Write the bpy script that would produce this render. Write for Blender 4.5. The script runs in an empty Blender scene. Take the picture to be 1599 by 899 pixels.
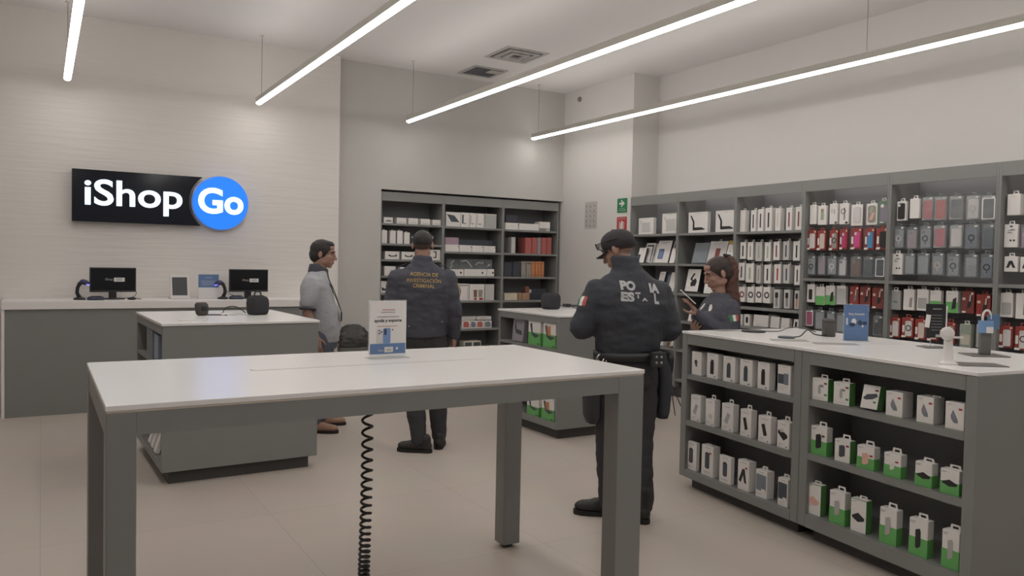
import bpy, bmesh, math, random
from mathutils import Vector, Matrix, Euler, noise
from mathutils.bvhtree import BVHTree
random.seed(7)
PI = math.pi
scene = bpy.context.scene
COL = scene.collection

# ------------------------------------------------------------------ materials
def lin(h):
    h = h.lstrip('#')
    r = []
    for i in (0, 2, 4):
        c = int(h[i:i+2], 16)/255
        r.append(c/12.92 if c <= .04045 else ((c+.055)/1.055)**2.4)
    return (r[0], r[1], r[2], 1)
MATS = {}
def mat(name, col, rough=.5, metal=0, bump=0, bscale=60, vary=.04, emit=0, alpha=None, spec=None, vscale=4):
    if name in MATS: return MATS[name]
    m = bpy.data.materials.new(name); m.use_nodes = True
    nt = m.node_tree; N = nt.nodes; L = nt.links
    b = N['Principled BSDF']
    c = lin(col)
    b.inputs['Roughness'].default_value = rough
    b.inputs['Metallic'].default_value = metal
    if spec is not None: b.inputs['Specular IOR Level'].default_value = spec
    tc = N.new('ShaderNodeTexCoord')
    nz = N.new('ShaderNodeTexNoise'); nz.inputs['Scale'].default_value = vscale
    L.new(tc.outputs['Object'], nz.inputs['Vector'])
    mx = N.new('ShaderNodeMix'); mx.data_type = 'RGBA'
    mx.inputs[6].default_value = tuple(v*(1-vary) for v in c[:3])+(1,)
    mx.inputs[7].default_value = tuple(min(1, v*(1+vary)) for v in c[:3])+(1,)
    L.new(nz.outputs['Fac'], mx.inputs[0])
    L.new(mx.outputs[2], b.inputs['Base Color'])
    if bump:
        n2 = N.new('ShaderNodeTexNoise'); n2.inputs['Scale'].default_value = bscale; n2.inputs['Detail'].default_value = 3
        L.new(tc.outputs['Object'], n2.inputs['Vector'])
        bp = N.new('ShaderNodeBump'); bp.inputs['Strength'].default_value = bump; bp.inputs['Distance'].default_value = .01
        L.new(n2.outputs['Fac'], bp.inputs['Height']); L.new(bp.outputs[0], b.inputs['Normal'])
    if emit:
        L.new(mx.outputs[2], b.inputs['Emission Color']); b.inputs['Emission Strength'].default_value = emit
    if alpha is not None: b.inputs['Alpha'].default_value = alpha
    MATS[name] = m
    return m

M_white = mat('white_paint', '#d5d2ce', .8, bump=.03, bscale=120, vary=.015)
M_ceil = mat('ceiling_paint', '#e4e1df', .7, vary=.02, vscale=.6)
M_gwall = mat('grey_paint', '#c3c1bd', .9, vary=.02)
M_lam = mat('grey_laminate', '#868684', .42, vary=.03, bump=.02, bscale=200)
M_lamd = mat('grey_back_panel', '#8c8c8e', .6, vary=.03)
M_plinth = mat('dark_plinth', '#4a4846', .6)
M_quartz = mat('white_worktop', '#efedeb', .22, vary=.015)
M_quartz_edge = mat('worktop_edge', '#d6cbbd', .4, vary=.02)
M_counter_top = mat('counter_white', '#ece8e5', .35, vary=.02)
M_metal = mat('lamp_housing_paint', '#cfcbc3', .5, metal=0)
M_steel = mat('steel', '#b8b8b8', .3, metal=.9)
M_black = mat('black_plastic', '#27282a', .45)
M_blackg = mat('black_gloss', '#1e2028', .12)
M_blackfab = mat('black_speaker_fabric', '#37373a', .9, bump=.4, bscale=400)
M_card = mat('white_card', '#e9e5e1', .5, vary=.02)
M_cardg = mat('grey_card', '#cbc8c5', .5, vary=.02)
M_ink = mat('ink_black', '#2b2a2c', .5)
M_inkg = mat('ink_grey', '#8f8d8c', .5)
M_inkl = mat('ink_pale_grey', '#b3b0ae', .5)
M_red = mat('ink_red', '#b23a38', .5)
M_green = mat('green_card', '#6cb165', .5)
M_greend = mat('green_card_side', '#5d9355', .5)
M_redcard = mat('red_card', '#963f38', .4)
M_redcard2 = mat('dark_red_card', '#80403a', .4)
M_pink = mat('pink_plastic', '#d2548f', .4)
M_mag = mat('magenta_plastic', '#b93a72', .4)
M_blue = mat('blue_plastic', '#4f90bf', .4)
M_navy = mat('navy_print', '#3a435c', .5)
M_brown = mat('brown_leather', '#7d5f50', .6, bump=.2)
M_beige = mat('beige_plastic', '#d6c3b8', .5)
M_lilac = mat('lilac_print', '#8f8796', .5)
M_sage = mat('sage_print', '#a9b39a', .5)
M_coral = mat('coral_cover', '#b56560', .55)
M_orange = mat('orange_cover', '#c9875c', .55)
M_taupe = mat('taupe_cover', '#9d9790', .55)
M_cream = mat('cream_card', '#d7cdb9', .5)
M_kraft = mat('kraft_card', '#ac8a70', .6)
M_purple = mat('mauve_card', '#ad93a4', .5)
M_navycard = mat('navy_card', '#40434e', .5)
M_rose = mat('rose_print', '#e0b3a4', .5)
M_photo = mat('photo_blue', '#7792bd', .4)
M_signblue = mat('blue_acrylic_print', '#6580aa', .3, vary=.06)
M_signblued = mat('deep_blue_print', '#3f5f94', .3, vary=.06)
M_paper = mat('white_paper', '#dedad7', .5, vary=.015)
M_acryl = mat('clear_acrylic', '#e8ecee', .08, alpha=.28)
M_yellow = mat('yellow_print', '#b79a45', .5)
M_slate = mat('slate_case', '#7b828b', .4)
M_greycase = mat('grey_clear_case', '#9fa3a6', .35)
M_pinkgrey = mat('pink_grey_case', '#a5969a', .4)
M_dkgrey = mat('dark_grey_case', '#4b5158', .4)
M_whitecase = mat('white_case', '#dad4d2', .4)

def blister_mat(name, col, a, sc=22, bs=.8):
    # thin wavy plastic film
    if name in MATS: return MATS[name]
    m = bpy.data.materials.new(name); m.use_nodes = True
    nt = m.node_tree; N = nt.nodes; L = nt.links
    out = N['Material Output']; b = N['Principled BSDF']
    b.inputs['Base Color'].default_value = lin(col); b.inputs['Roughness'].default_value = .16
    b.inputs['Specular IOR Level'].default_value = .8
    tr = N.new('ShaderNodeBsdfTransparent'); mx = N.new('ShaderNodeMixShader'); mx.inputs[0].default_value = a
    tc = N.new('ShaderNodeTexCoord'); nz = N.new('ShaderNodeTexNoise'); nz.inputs['Scale'].default_value = sc; nz.inputs['Detail'].default_value = 1
    L.new(tc.outputs['Object'], nz.inputs['Vector'])
    bp = N.new('ShaderNodeBump'); bp.inputs['Strength'].default_value = bs; bp.inputs['Distance'].default_value = .02
    L.new(nz.outputs['Fac'], bp.inputs['Height']); L.new(bp.outputs[0], b.inputs['Normal'])
    L.new(tr.outputs[0], mx.inputs[1]); L.new(b.outputs[0], mx.inputs[2]); L.new(mx.outputs[0], out.inputs['Surface'])
    MATS[name] = m
    return m
M_film = blister_mat('clear_film', '#b4bcc0', .2)
M_film2 = blister_mat('clear_bag_film', '#d2d5d5', .3, 14, 1.0)

# white wall with long low horizontal relief
def relief_wall():
    m = bpy.data.materials.new('white_relief_wall'); m.use_nodes = True
    nt = m.node_tree; N = nt.nodes; L = nt.links; b = N['Principled BSDF']
    b.inputs['Base Color'].default_value = lin('#e4dfda'); b.inputs['Roughness'].default_value = .6
    tc = N.new('ShaderNodeTexCoord'); mp = N.new('ShaderNodeMapping'); mp.inputs['Scale'].default_value = (1.1, 1, 16)
    L.new(tc.outputs['Object'], mp.inputs[0])
    nz = N.new('ShaderNodeTexNoise'); nz.inputs['Scale'].default_value = 1.6; nz.inputs['Detail'].default_value = 2
    L.new(mp.outputs[0], nz.inputs['Vector'])
    bp = N.new('ShaderNodeBump'); bp.inputs['Strength'].default_value = .4; bp.inputs['Distance'].default_value = .012
    L.new(nz.outputs['Fac'], bp.inputs['Height']); L.new(bp.outputs[0], b.inputs['Normal'])
    return m
M_relief = relief_wall()

def floor_mat():
    m = bpy.data.materials.new('porcelain_floor_tile'); m.use_nodes = True
    nt = m.node_tree; N = nt.nodes; L = nt.links; b = N['Principled BSDF']
    tc = N.new('ShaderNodeTexCoord')
    br = N.new('ShaderNodeTexBrick'); br.offset = 0; br.inputs['Scale'].default_value = 1
    br.inputs['Brick Width'].default_value = 1.2; br.inputs['Row Height'].default_value = 1.2
    br.inputs['Mortar Size'].default_value = .0025; br.inputs['Mortar Smooth'].default_value = .3
    br.inputs['Color1'].default_value = lin('#c8bbb0'); br.inputs['Color2'].default_value = lin('#c5b9ae'); br.inputs['Mortar'].default_value = lin('#b0a59b')
    L.new(tc.outputs['Object'], br.inputs['Vector'])
    nz = N.new('ShaderNodeTexNoise'); nz.inputs['Scale'].default_value = 2.2; nz.inputs['Detail'].default_value = 5
    L.new(tc.outputs['Object'], nz.inputs['Vector'])
    mx = N.new('ShaderNodeMix'); mx.data_type = 'RGBA'; mx.blend_type = 'MULTIPLY'; mx.inputs[0].default_value = .12
    L.new(br.outputs['Color'], mx.inputs[6]); L.new(nz.outputs['Color'], mx.inputs[7])
    hs = N.new('ShaderNodeHueSaturation'); hs.inputs['Saturation'].default_value = .9; hs.inputs['Value'].default_value = 1.0
    L.new(mx.outputs[2], hs.inputs['Color']); L.new(hs.outputs[0], b.inputs['Base Color'])
    b.inputs['Roughness'].default_value = .38
    return m
M_floor = floor_mat()

def emis(name, col, s, base='#e8e8e8'):
    m = bpy.data.materials.new(name); m.use_nodes = True
    nt = m.node_tree; N = nt.nodes
    b = N['Principled BSDF']; b.inputs['Base Color'].default_value = lin(base)
    b.inputs['Emission Color'].default_value = lin(col); b.inputs['Emission Strength'].default_value = s
    MATS[name] = m
    return m
M_led = emis('led_diffuser', '#fffbf6', 14.8)
M_addedup = emis('added_uplight_glow', '#fffbf6', 6.4)  # glow for the added uplight, weaker than the real diffuser
M_letter = emis('lit_letter_acrylic', '#cfeaff', 1.0)
M_disc = emis('lit_blue_acrylic', '#1b78f0', .82, '#1f5fc0')
M_screen = mat('screen_dark', '#17181c', .2)
M_scan = emis('scanner_glow', '#4a4cff', 1.2)

# ------------------------------------------------------------------ mesh builder
class MB:
    def __init__(s):
        s.bm = bmesh.new(); s.mi = 0
    def _fin(s, faces):
        for f in faces: f.material_index = s.mi
    def box(s, x0, y0, z0, x1, y1, z1, bev=0, seg=2, M=None):
        vs = [s.bm.verts.new(p) for p in ((x0,y0,z0),(x1,y0,z0),(x1,y1,z0),(x0,y1,z0),(x0,y0,z1),(x1,y0,z1),(x1,y1,z1),(x0,y1,z1))]
        fs = [s.bm.faces.new([vs[i] for i in q]) for q in ((0,3,2,1),(4,5,6,7),(0,1,5,4),(1,2,6,5),(2,3,7,6),(3,0,4,7))]
        if bev:
            es = list({e for f in fs for e in f.edges})
            r = bmesh.ops.bevel(s.bm, geom=es, offset=bev, segments=seg, affect='EDGES', profile=.5)
            vs = list({v for f in r['faces'] for v in f.verts} | {v for v in vs if v.is_valid})
            fs = list({f for v in vs for f in v.link_faces})
        if M is not None:
            for v in vs: v.co = M @ v.co
        s._fin(fs); return s
    def prism(s, pts, f, depth):
        """polygon pts (u,v) mapped by f(u,v,d) d in {0,depth}"""
        a = [s.bm.verts.new(f(u, v, 0)) for u, v in pts]; b = [s.bm.verts.new(f(u, v, depth)) for u, v in pts]
        n = len(pts)
        fs = [s.bm.faces.new(a), s.bm.faces.new(b[::-1])]
        for i in range(n): fs.append(s.bm.faces.new((a[i], b[i], b[(i+1) % n], a[(i+1) % n])))
        bmesh.ops.recalc_face_normals(s.bm, faces=fs)
        s._fin(fs); return s
    def ringprism(s, po, pi, f, depth):
        n = len(po); R = []
        for pts in (po, pi):
            R.append([[s.bm.verts.new(f(u, v, d)) for u, v in pts] for d in (0, depth)])
        fs = []
        for i in range(n):
            j = (i+1) % n
            fs.append(s.bm.faces.new((R[0][0][i], R[0][0][j], R[1][0][j], R[1][0][i])))
            fs.append(s.bm.faces.new((R[0][1][i], R[1][1][i], R[1][1][j], R[0][1][j])))
            fs.append(s.bm.faces.new((R[0][0][i], R[0][1][i], R[0][1][j], R[0][0][j])))
            fs.append(s.bm.faces.new((R[1][0][i], R[1][0][j], R[1][1][j], R[1][1][i])))
        bmesh.ops.recalc_face_normals(s.bm, faces=fs)
        s._fin(fs); return s
    def rings(s, rs, cap=True, closed=True):
        """rs: list of rings of points"""
        V = [[s.bm.verts.new(p) for p in r] for r in rs]; fs = []; n = len(V[0])
        for a, b in zip(V, V[1:]):
            for i in range(n): fs.append(s.bm.faces.new((a[i], a[(i+1) % n], b[(i+1) % n], b[i])))
        if cap:
            fs.append(s.bm.faces.new(V[0][::-1])); fs.append(s.bm.faces.new(V[-1]))
        bmesh.ops.recalc_face_normals(s.bm, faces=fs)
        s._fin(fs); return s
    def lathe(s, prof, c=(0, 0, 0), n=24, M=None, sx=1, sy=1):
        rs = []
        for r, z in prof:
            r = max(r, 1e-4)
            ring = [Vector((c[0]+sx*r*math.cos(2*PI*i/n), c[1]+sy*r*math.sin(2*PI*i/n), c[2]+z)) for i in range(n)]
            if M is not None: ring = [M @ p for p in ring]
            rs.append(ring)
        return s.rings(rs)
    def tube(s, pts, r, n=8):
        pts = [Vector(p) for p in pts]; rs = []
        rad = r if isinstance(r, (list, tuple)) else [r]*len(pts)
        t0 = (pts[1]-pts[0]).normalized()
        u = t0.orthogonal().normalized()
        for i, p in enumerate(pts):
            a = pts[max(i-1, 0)]; b = pts[min(i+1, len(pts)-1)]
            t = (b-a).normalized()
            u = (u-t*u.dot(t)).normalized(); v = t.cross(u)
            rs.append([p+rad[i]*(math.cos(2*PI*k/n)*u+math.sin(2*PI*k/n)*v) for k in range(n)])
        return s.rings(rs)
    def limb(s, pts, rad, n=16):
        """tube with round ends"""
        pts = [Vector(p) for p in pts]; P = []; R = []
        d0 = (pts[0]-pts[1]).normalized(); d1 = (pts[-1]-pts[-2]).normalized()
        for a in (80, 60, 35): P.append(pts[0]+d0*rad[0]*math.sin(math.radians(a))); R.append(rad[0]*math.cos(math.radians(a)))
        # subdivide with smooth interpolation
        for i in range(len(pts)-1):
            for k in range(4):
                t = k/4; P.append(pts[i].lerp(pts[i+1], t)); R.append(rad[i]+(rad[i+1]-rad[i])*t)
        P.append(pts[-1]); R.append(rad[-1])
        for a in (35, 60, 80): P.append(pts[-1]+d1*rad[-1]*math.sin(math.radians(a))); R.append(rad[-1]*math.cos(math.radians(a)))
        return s.tube(P, R, n)
    def loft(s, secs, n=32, e=2.3, M=None):
        """secs: (z, rx, ry, yc[, xc])"""
        rs = []
        for q in secs:
            z, rx, ry, yc = q[:4]; xc = q[4] if len(q) > 4 else 0
            ring = []
            for i in range(n):
                a = 2*PI*i/n; c, sn = math.cos(a), math.sin(a)
                ring.append(Vector((xc+rx*abs(c)**(2/e)*(1 if c >= 0 else -1), yc+ry*abs(sn)**(2/e)*(1 if sn >= 0 else -1), z)))
            if M is not None: ring = [M @ p for p in ring]
            rs.append(ring)
        return s.rings(rs)
    def ell(s, c, r, M=None, rot=None, n=20, m=12):
        rs = []
        R = Euler(rot).to_matrix() if rot else Matrix.Identity(3)
        for j in range(m+1):
            t = -PI/2+PI*j/m; ct = max(math.cos(t), .02)
            ring = [Vector(c)+R @ Vector((r[0]*ct*math.cos(2*PI*i/n), r[1]*ct*math.sin(2*PI*i/n), r[2]*math.sin(t))) for i in range(n)]
            if M is not None: ring = [M @ p for p in ring]
            rs.append(ring)
        return s.rings(rs)
    def build(s, name, mats, parent=None, smooth=False, loc=None):
        me = bpy.data.meshes.new(name); s.bm.to_mesh(me); s.bm.free()
        o = bpy.data.objects.new(name, me); COL.objects.link(o)
        for m in (mats if isinstance(mats, (list, tuple)) else [mats]): me.materials.append(m)
        if smooth:
            for p in me.polygons: p.use_smooth = True
        if parent: o.parent = parent
        if loc: o.location = loc
        return o

def fuse(mb, voxel, iters=6, wrinkle=0, wscale=6, seed=0):
    """one continuous skin out of overlapping closed shapes"""
    me = bpy.data.meshes.new('fuse'); mb.bm.to_mesh(me); mb.bm.free()
    o = bpy.data.objects.new('fuse', me); COL.objects.link(o)
    r = o.modifiers.new('r', 'REMESH'); r.mode = 'VOXEL'; r.voxel_size = voxel; r.adaptivity = 0
    sm = o.modifiers.new('s', 'SMOOTH'); sm.factor = .5; sm.iterations = iters
    bpy.context.view_layer.update()
    dg = bpy.context.evaluated_depsgraph_get()
    m2 = bpy.data.meshes.new_from_object(o.evaluated_get(dg))
    bpy.data.objects.remove(o); bpy.data.meshes.remove(me)
    if wrinkle:
        ns = [v.normal.copy() for v in m2.vertices]
        for v, nn in zip(m2.vertices, ns):
            p = v.co
            q = Vector((p.x*wscale+seed, p.y*wscale, p.z*wscale*1.9))
            v.co = p+nn*wrinkle*(noise.noise(q)+.5*noise.noise(q*2.3))
    for p in m2.polygons: p.use_smooth = True
    return m2
def mobj(name, me, mats, parent=None):
    me.name = name
    o = bpy.data.objects.new(name, me); COL.objects.link(o)
    ids = [p.material_index for p in me.polygons]
    me.materials.clear()
    for m in (mats if isinstance(mats, (list, tuple)) else [mats]): me.materials.append(m)
    if isinstance(mats, (list, tuple)):
        for p, k in zip(me.polygons, ids): p.material_index = k
    if parent: o.parent = parent
    return o

def thing(name, label, cat, loc=(0, 0, 0), rz=0, group=None, rx=0):
    o = bpy.data.objects.new(name, None); COL.objects.link(o)
    o.empty_display_size = .05
    o.location = loc; o.rotation_euler = (rx, 0, rz)
    o['label'] = label; o['category'] = cat
    if group: o['group'] = group
    return o
def struct(name, mb, m, parent=None):
    o = mb.build(name, m, parent)
    if not parent: o['kind'] = 'structure'
    return o
def arc(cx, cy, r, a0, a1, n):
    return [(cx+r*math.cos(a0+(a1-a0)*i/(n-1)), cy+r*math.sin(a0+(a1-a0)*i/(n-1))) for i in range(n)]
def circ(cx, cy, r, n=24):
    return [(cx+r*math.cos(2*PI*i/n), cy+r*math.sin(2*PI*i/n)) for i in range(n)]
def rrect(x0, y0, x1, y1, r, n=4):
    r = min(r, (x1-x0)/2*.99, (y1-y0)/2*.99)
    p = []
    for cx, cy, a in ((x1-r, y1-r, 0), (x0+r, y1-r, PI/2), (x0+r, y0+r, PI), (x1-r, y0+r, 3*PI/2)):
        p += arc(cx, cy, r, a, a+PI/2, n+1)
    return p
def text_mesh(txt, size, bold=0, depth=0, width=None, height=None, align='LEFT', spacing=1, ys=1):
    """text in the XZ plane, facing -Y; scaled to width/height if asked"""
    cu = bpy.data.curves.new('t', 'FONT'); cu.body = txt; cu.size = size; cu.offset = bold; cu.extrude = depth
    cu.align_x = align; cu.space_character = spacing; cu.resolution_u = 5
    o = bpy.data.objects.new('t', cu); COL.objects.link(o)
    bpy.context.view_layer.update()
    dg = bpy.context.evaluated_depsgraph_get()
    me = bpy.data.meshes.new_from_object(o.evaluated_get(dg))
    bpy.data.objects.remove(o)
    xs = [v.co.x for v in me.vertices]; yy = [v.co.y for v in me.vertices]
    sx = width/(max(xs)-min(xs)) if width else 1
    sy = height/(max(yy)-min(yy)) if height else (sx if width else 1)*ys
    x0 = min(xs) if align == 'LEFT' else (min(xs)+max(xs))/2
    y0 = 0
    for v in me.vertices: v.co = Vector(((v.co.x-x0)*sx, -v.co.z, (v.co.y-y0)*sy))
    return me
def text_obj(name, txt, m, parent, loc, size=.1, **k):
    me = text_mesh(txt, size, **k)
    o = mobj(name, me, m, parent); o.location = loc
    return o
# ------------------------------------------------------------------ camera
cd = bpy.data.cameras.new('camera'); cam = bpy.data.objects.new('camera', cd); COL.objects.link(cam)
cd.sensor_width = 36; cd.lens = 1227.26*36/1599; cd.clip_start = .05
_r = Vector((0.8575280, -0.5140521, 0.0199022)); _d = Vector((0.0009304, -0.0371374, -0.9993097)); _f = Vector((0.5144364, 0.8569546, -0.0313681))
mw = Matrix((( _r.x, -_d.x, -_f.x, 0), (_r.y, -_d.y, -_f.y, 0), (_r.z, -_d.z, -_f.z, 1.55), (0, 0, 0, 1)))
cam.matrix_world = mw
scene.camera = cam
scene.view_settings.view_transform = 'Standard'; scene.view_settings.look = 'None'
scene.view_settings.gamma = 1; scene.view_settings.use_curve_mapping = False
scene.view_settings.exposure = 0.26
w = bpy.data.worlds.new('world'); scene.world = w; w.use_nodes = True
w.node_tree.nodes['Background'].inputs[0].default_value = (.9, .92, 1, 1)
w.node_tree.nodes['Background'].inputs[1].default_value = .12

# ------------------------------------------------------------------ setting
CZ = 4.0
struct('floor', MB().box(-3.2, -3, -.1, 7.1, 9.95, 0), M_floor)
struct('ceiling', MB().box(-3.2, -3, CZ, 7.1, 9.95, CZ+.1), M_ceil)
struct('wall_back', MB().box(-3.2, 9.28, 0, 3.10, 9.95, CZ), M_relief)
g = MB().box(3.10, 9.40, 0, 3.69, 9.95, CZ).box(3.69, 9.40, 2.455, 6.47, 9.95, CZ).box(3.69, 9.86, 0, 6.47, 9.95, 2.455)
struct('wall_back_grey', g, M_gwall)
struct('wall_right', MB().box(6.90, -3, 0, 7.1, 7.86, CZ), M_white)
struct('wall_right_pillar', MB().box(6.47, 7.86, 0, 7.1, 9.95, CZ), M_white)
struct('wall_left', MB().box(-3.3, -3, 0, -3.2, 9.95, CZ), M_ceil)

struct('wall_front', MB().box(-3.2, -3.1, 2.7, 7.1, -3, CZ).box(-3.2, -3.1, 0, -.6, -3, 2.7).box(4.6, -3.1, 0, 7.1, -3, 2.7), M_gwall)
# ------------------------------------------------------------------ lights
def bar_light(x, y1, label, name='pendant_light', y0=-1.2):
    t = thing(name, label, 'light', (x, (y0+y1)/2, CZ), 0, 'suspended linear lights')
    h = (y1-y0)/2; zl = 3.25-CZ
    hw = .034
    prof = [(-hw, .035), (hw, .035), (hw, .085), (hw-.006, .095), (-hw+.006, .095), (-hw, .085)]
    MB().prism(prof, lambda u, v, d: Vector((u, -h+d, zl+v)), 2*h).build('housing', M_metal, t)
    pr = [(-hw+.002, .035)]+[(hw*.95*math.cos(a), .035-.024*math.sin(-a)) for a in [PI+PI*i/10 for i in range(1, 10)]]+[(hw-.002, .035)]
    MB().prism(pr, lambda u, v, d: Vector((u, -h+d-.002, zl+v)), 2*h+.004).build('diffuser', M_led, t)
    MB().box(-.026, -h+.02, zl+.0925, .026, h-.02, zl+.0953).build('added_uplight', M_addedup, t)  # unseen emitter added on the housing to brighten ceiling and upper walls
    y = y1-.12
    while y > y0:
        MB().tube([(0, y-(y0+y1)/2, zl+.094), (0, y-(y0+y1)/2, 0)], .0026, 6).build('suspension_cable', mat('cable_grey', '#77736f', .4), t)
        MB().lathe([(.022, -.012), (.022, 0)], (0, y-(y0+y1)/2, 0), 12).build('ceiling_rose', M_metal, t)
        y -= 5.0
bar_light(.225, 8.97, 'suspended white light bar nearest the left edge, above the sign')
bar_light(2.09, 9.05, 'suspended white light bar ending above corner of white and grey walls')
bar_light(3.91, 9.08, 'long suspended light bar crossing below the two ceiling vents')
bar_light(5.85, 9.25, 'long suspended light bar running along right wall, above wall shelving')

# ------------------------------------------------------------------ ceiling and wall fittings
t = thing('ceiling_vent', 'dark square return air grille in ceiling near grey wall', 'vent', (4.86, 8.93, CZ), 0)
MB().ringprism([(-.24, -.24), (.24, -.24), (.24, .24), (-.24, .24)], [(-.2, -.2), (.2, -.2), (.2, .2), (-.2, .2)], lambda u, v, d: Vector((u, v, -d)), .012).build('frame', mat('vent_frame', '#b3afac', .5), t)
MB().box(-.2, -.2, -.006, .2, .2, -.001).build('grille_opening', mat('vent_dark', '#55565a', .7), t)
mb = MB()
for i in range(12): mb.box(-.2, -.19+i*.033, -.011, .2, -.183+i*.033, -.006)
mb.build('grille_blades', mat('vent_blade', '#6d6e72', .6), t)
MB().box(.03, -.17, -.016, .19, -.02, -.0115).build('access_plate', mat('vent_plate', '#b9b4b0', .5), t)
def diffuser_vent(x, y, label):
    t = thing('air_diffuser', label, 'vent', (x, y, CZ), 0)
    for i, (a, z) in enumerate(((.28, .004), (.2, .03), (.12, .05))):
        b = a-.045
        MB().ringprism([(-a, -a), (a, -a), (a, a), (-a, a)], [(-b, -b), (b, -b), (b, b), (-b, b)], lambda u, v, d: Vector((u, v, -d)), z*.4+.006).build('louvre_ring', mat('vent_frame', '#b3afac', .5), t)
    MB().box(-.232, -.232, -.003, .232, .232, -.001).build('dark_throat', mat('vent_dark', '#55565a', .7), t)
diffuser_vent(4.80, 8.0, 'white square four way ceiling diffuser above the middle of the shop')
diffuser_vent(1.35, 7.3, 'white square ceiling diffuser cut by the top edge of the photo')
t = thing('ceiling_sensor', 'small round grey detector high on white pillar', 'sensor', (6.47, 9.03, 3.86), -PI/2)
MB().lathe([(.035, 0), (.035, .012), (.024, .03), (.004, .036)], (0, 0, 0), 16, Matrix.Rotation(PI/2, 4, 'X')).build('housing', mat('sensor_grey', '#8a7f7a', .5), t, True)

# facing -X sheets on pillar:  local x -> -Y, front = -y
def sheet(par, name, m, w, h, th=.004, z=0, y=0, x=0):
    return MB().box(x-w/2, y-th, z, x+w/2, y+.002, z+h).build(name, m, par)
t = thing('exit_sign', 'green emergency exit sign with white arrow, on white pillar', 'sign', (6.47, 8.04, 2.235), -PI/2)
sheet(t, 'board', mat('sign_green', '#2f7d52', .4), .20, .185)
ar = [(-.055, .105), (.0, .105), (-.03, .075), (-.005, .075), (.055, .118), (-.005, .161), (-.03, .161), (.0, .131), (-.055, .131)]
MB().prism(ar, lambda u, v, d: Vector((u, -.0042-d, v)), .001).build('arrow', M_paper, t)
text_obj('wording', 'RUTA DE', M_paper, t, (0, -.0045, .045), .03, width=.10, height=.014, align='CENTER')
text_obj('wording', 'EVACUACION', M_paper, t, (0, -.0045, .022), .03, width=.15, height=.014, align='CENTER')
t = thing('extinguisher_sign', 'red fire extinguisher sign below the green arrow sign, on pillar', 'sign', (6.47, 8.04, 1.985), -PI/2)
sheet(t, 'board', mat('sign_red', '#b84444', .4), .20, .195)
text_obj('wording', 'EXTINTOR', M_paper, t, (0, -.0045, .165), .03, width=.15, height=.016, align='CENTER')
MB().prism(rrect(-.025, .02, .025, .12, .015), lambda u, v, d: Vector((u, -.0042-d, v)), .001).prism([(-.012, .12), (.012, .12), (.012, .145), (-.012, .145)], lambda u, v, d: Vector((u, -.0042-d, v)), .001).prism([(.012, .13), (.05, .13), (.05, .04), (.04, .04), (.04, .12), (.012, .12)], lambda u, v, d: Vector((u, -.0042-d, v)), .001).prism([(-.05, .03), (-.04, .03), (-.04, .14), (-.05, .14)], lambda u, v, d: Vector((u, -.0042-d, v)), .001).build('pictogram', M_paper, t)
t = thing('notice_poster', 'pale grey poster of small icon rows on white pillar', 'poster', (6.47, 8.715, 2.045), -PI/2)
sheet(t, 'sheet', mat('poster_grey', '#bdb9b5', .5), .27, .37)
mb = MB()
for r in range(5):
    z = .015+r*.066
    mb.box(-.125, -.0052, z+.055, .125, -.0042, z+.057)
    for c in range(3):
        x = -.095+c*.085
        if (r+c) % 2: mb.box(x-.012, -.0052, z+.005, x+.006, -.0042, z+.045).box(x+.012, -.0052, z+.012, x+.03, -.0042, z+.02)
        else: mb.prism(circ(x, z+.028, .013, 10), lambda u, v, d: Vector((u, -.0042-d, v)), .001).box(x+.018, -.0052, z+.02, x+.04, -.0042, z+.026)
mb.build('icons', M_inkg, t)

# ------------------------------------------------------------------ lit shop sign
t = thing('shop_sign', 'black and blue illuminated shop sign on white wall above counter', 'sign', (0, 9.28, 0))
fy = lambda y: (lambda u, v, d: Vector((u, y-d, v)))
cx, cz, rg = 1.722, 2.155, .334
z0, z1 = 1.893, 2.427
a0 = math.asin((z0-cz)/rg); a1 = math.asin((z1-cz)/rg)
pan = [(.272, z0)]+[(cx-rg*math.cos(a0+(a1-a0)*i/16), cz+rg*math.sin(a0+(a1-a0)*i/16)) for i in range(17)]+[(.272, z1)]
MB().prism(pan, fy(-.02), .07).build('black_panel', M_blackg, t)
MB().box(.35, -.02, 1.97, 1.3, 0, 2.35).prism(circ(cx, cz, .2), fy(0), .03).build('wall_mount', M_black, t)
MB().prism(circ(cx, cz, .306, 48), fy(-.02), .03).build('disc_rim', mat('rim_grey', '#d2cecb', .4), t)
MB().prism(circ(cx, cz, .292, 48), fy(-.05), .045).build('blue_disc', M_disc, t)
text_obj('lettering', 'iShop', M_letter, t, (.385, -.095, 2.072), .3, bold=.005, depth=.006, width=.935, ys=.86)
text_obj('lettering', 'Go', M_letter, t, (cx-.002, -.10, 2.045), .3, bold=.009, depth=.006, width=.48, align='CENTER')
# ------------------------------------------------------------------ shelving units
def shelf_unit(name, label, loc, rz, w, d, h, boards, header, group, kick=.12, hooks=(), top=True):
    """local: x 0..w along the front, front at y=0, back at y=d"""
    t = thing(name, label, 'shelving', loc, rz, group)
    MB().box(0, 0, kick, .02, d, h, .002, 1).build('side_panel', M_lam, t)
    MB().box(w-.02, 0, kick, w, d, h, .002, 1).build('side_panel', M_lam, t)
    MB().box(.02, d-.016, kick, w-.02, d, h).build('back_panel', M_lamd, t)
    MB().box(.02, 0, h-header, w-.02, .02, h).build('header_panel', M_lam, t)
    if top: MB().box(.02, .02, h-.025, w-.02, d-.016, h).build('top_panel', M_lam, t)
    MB().box(0, .05, 0, w, d, kick).build('plinth', M_plinth, t)
    for z in boards: MB().box(.02, .004, z-.028, w-.02, d-.016, z, .002, 1).build('shelf_board', M_lam, t)
    for x, z in hooks:
        MB().tube([(x, d-.016, z), (x, .04, z), (x, .033, z+.006)], .0025, 6).build('hook', M_steel, t)
    return t

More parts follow.
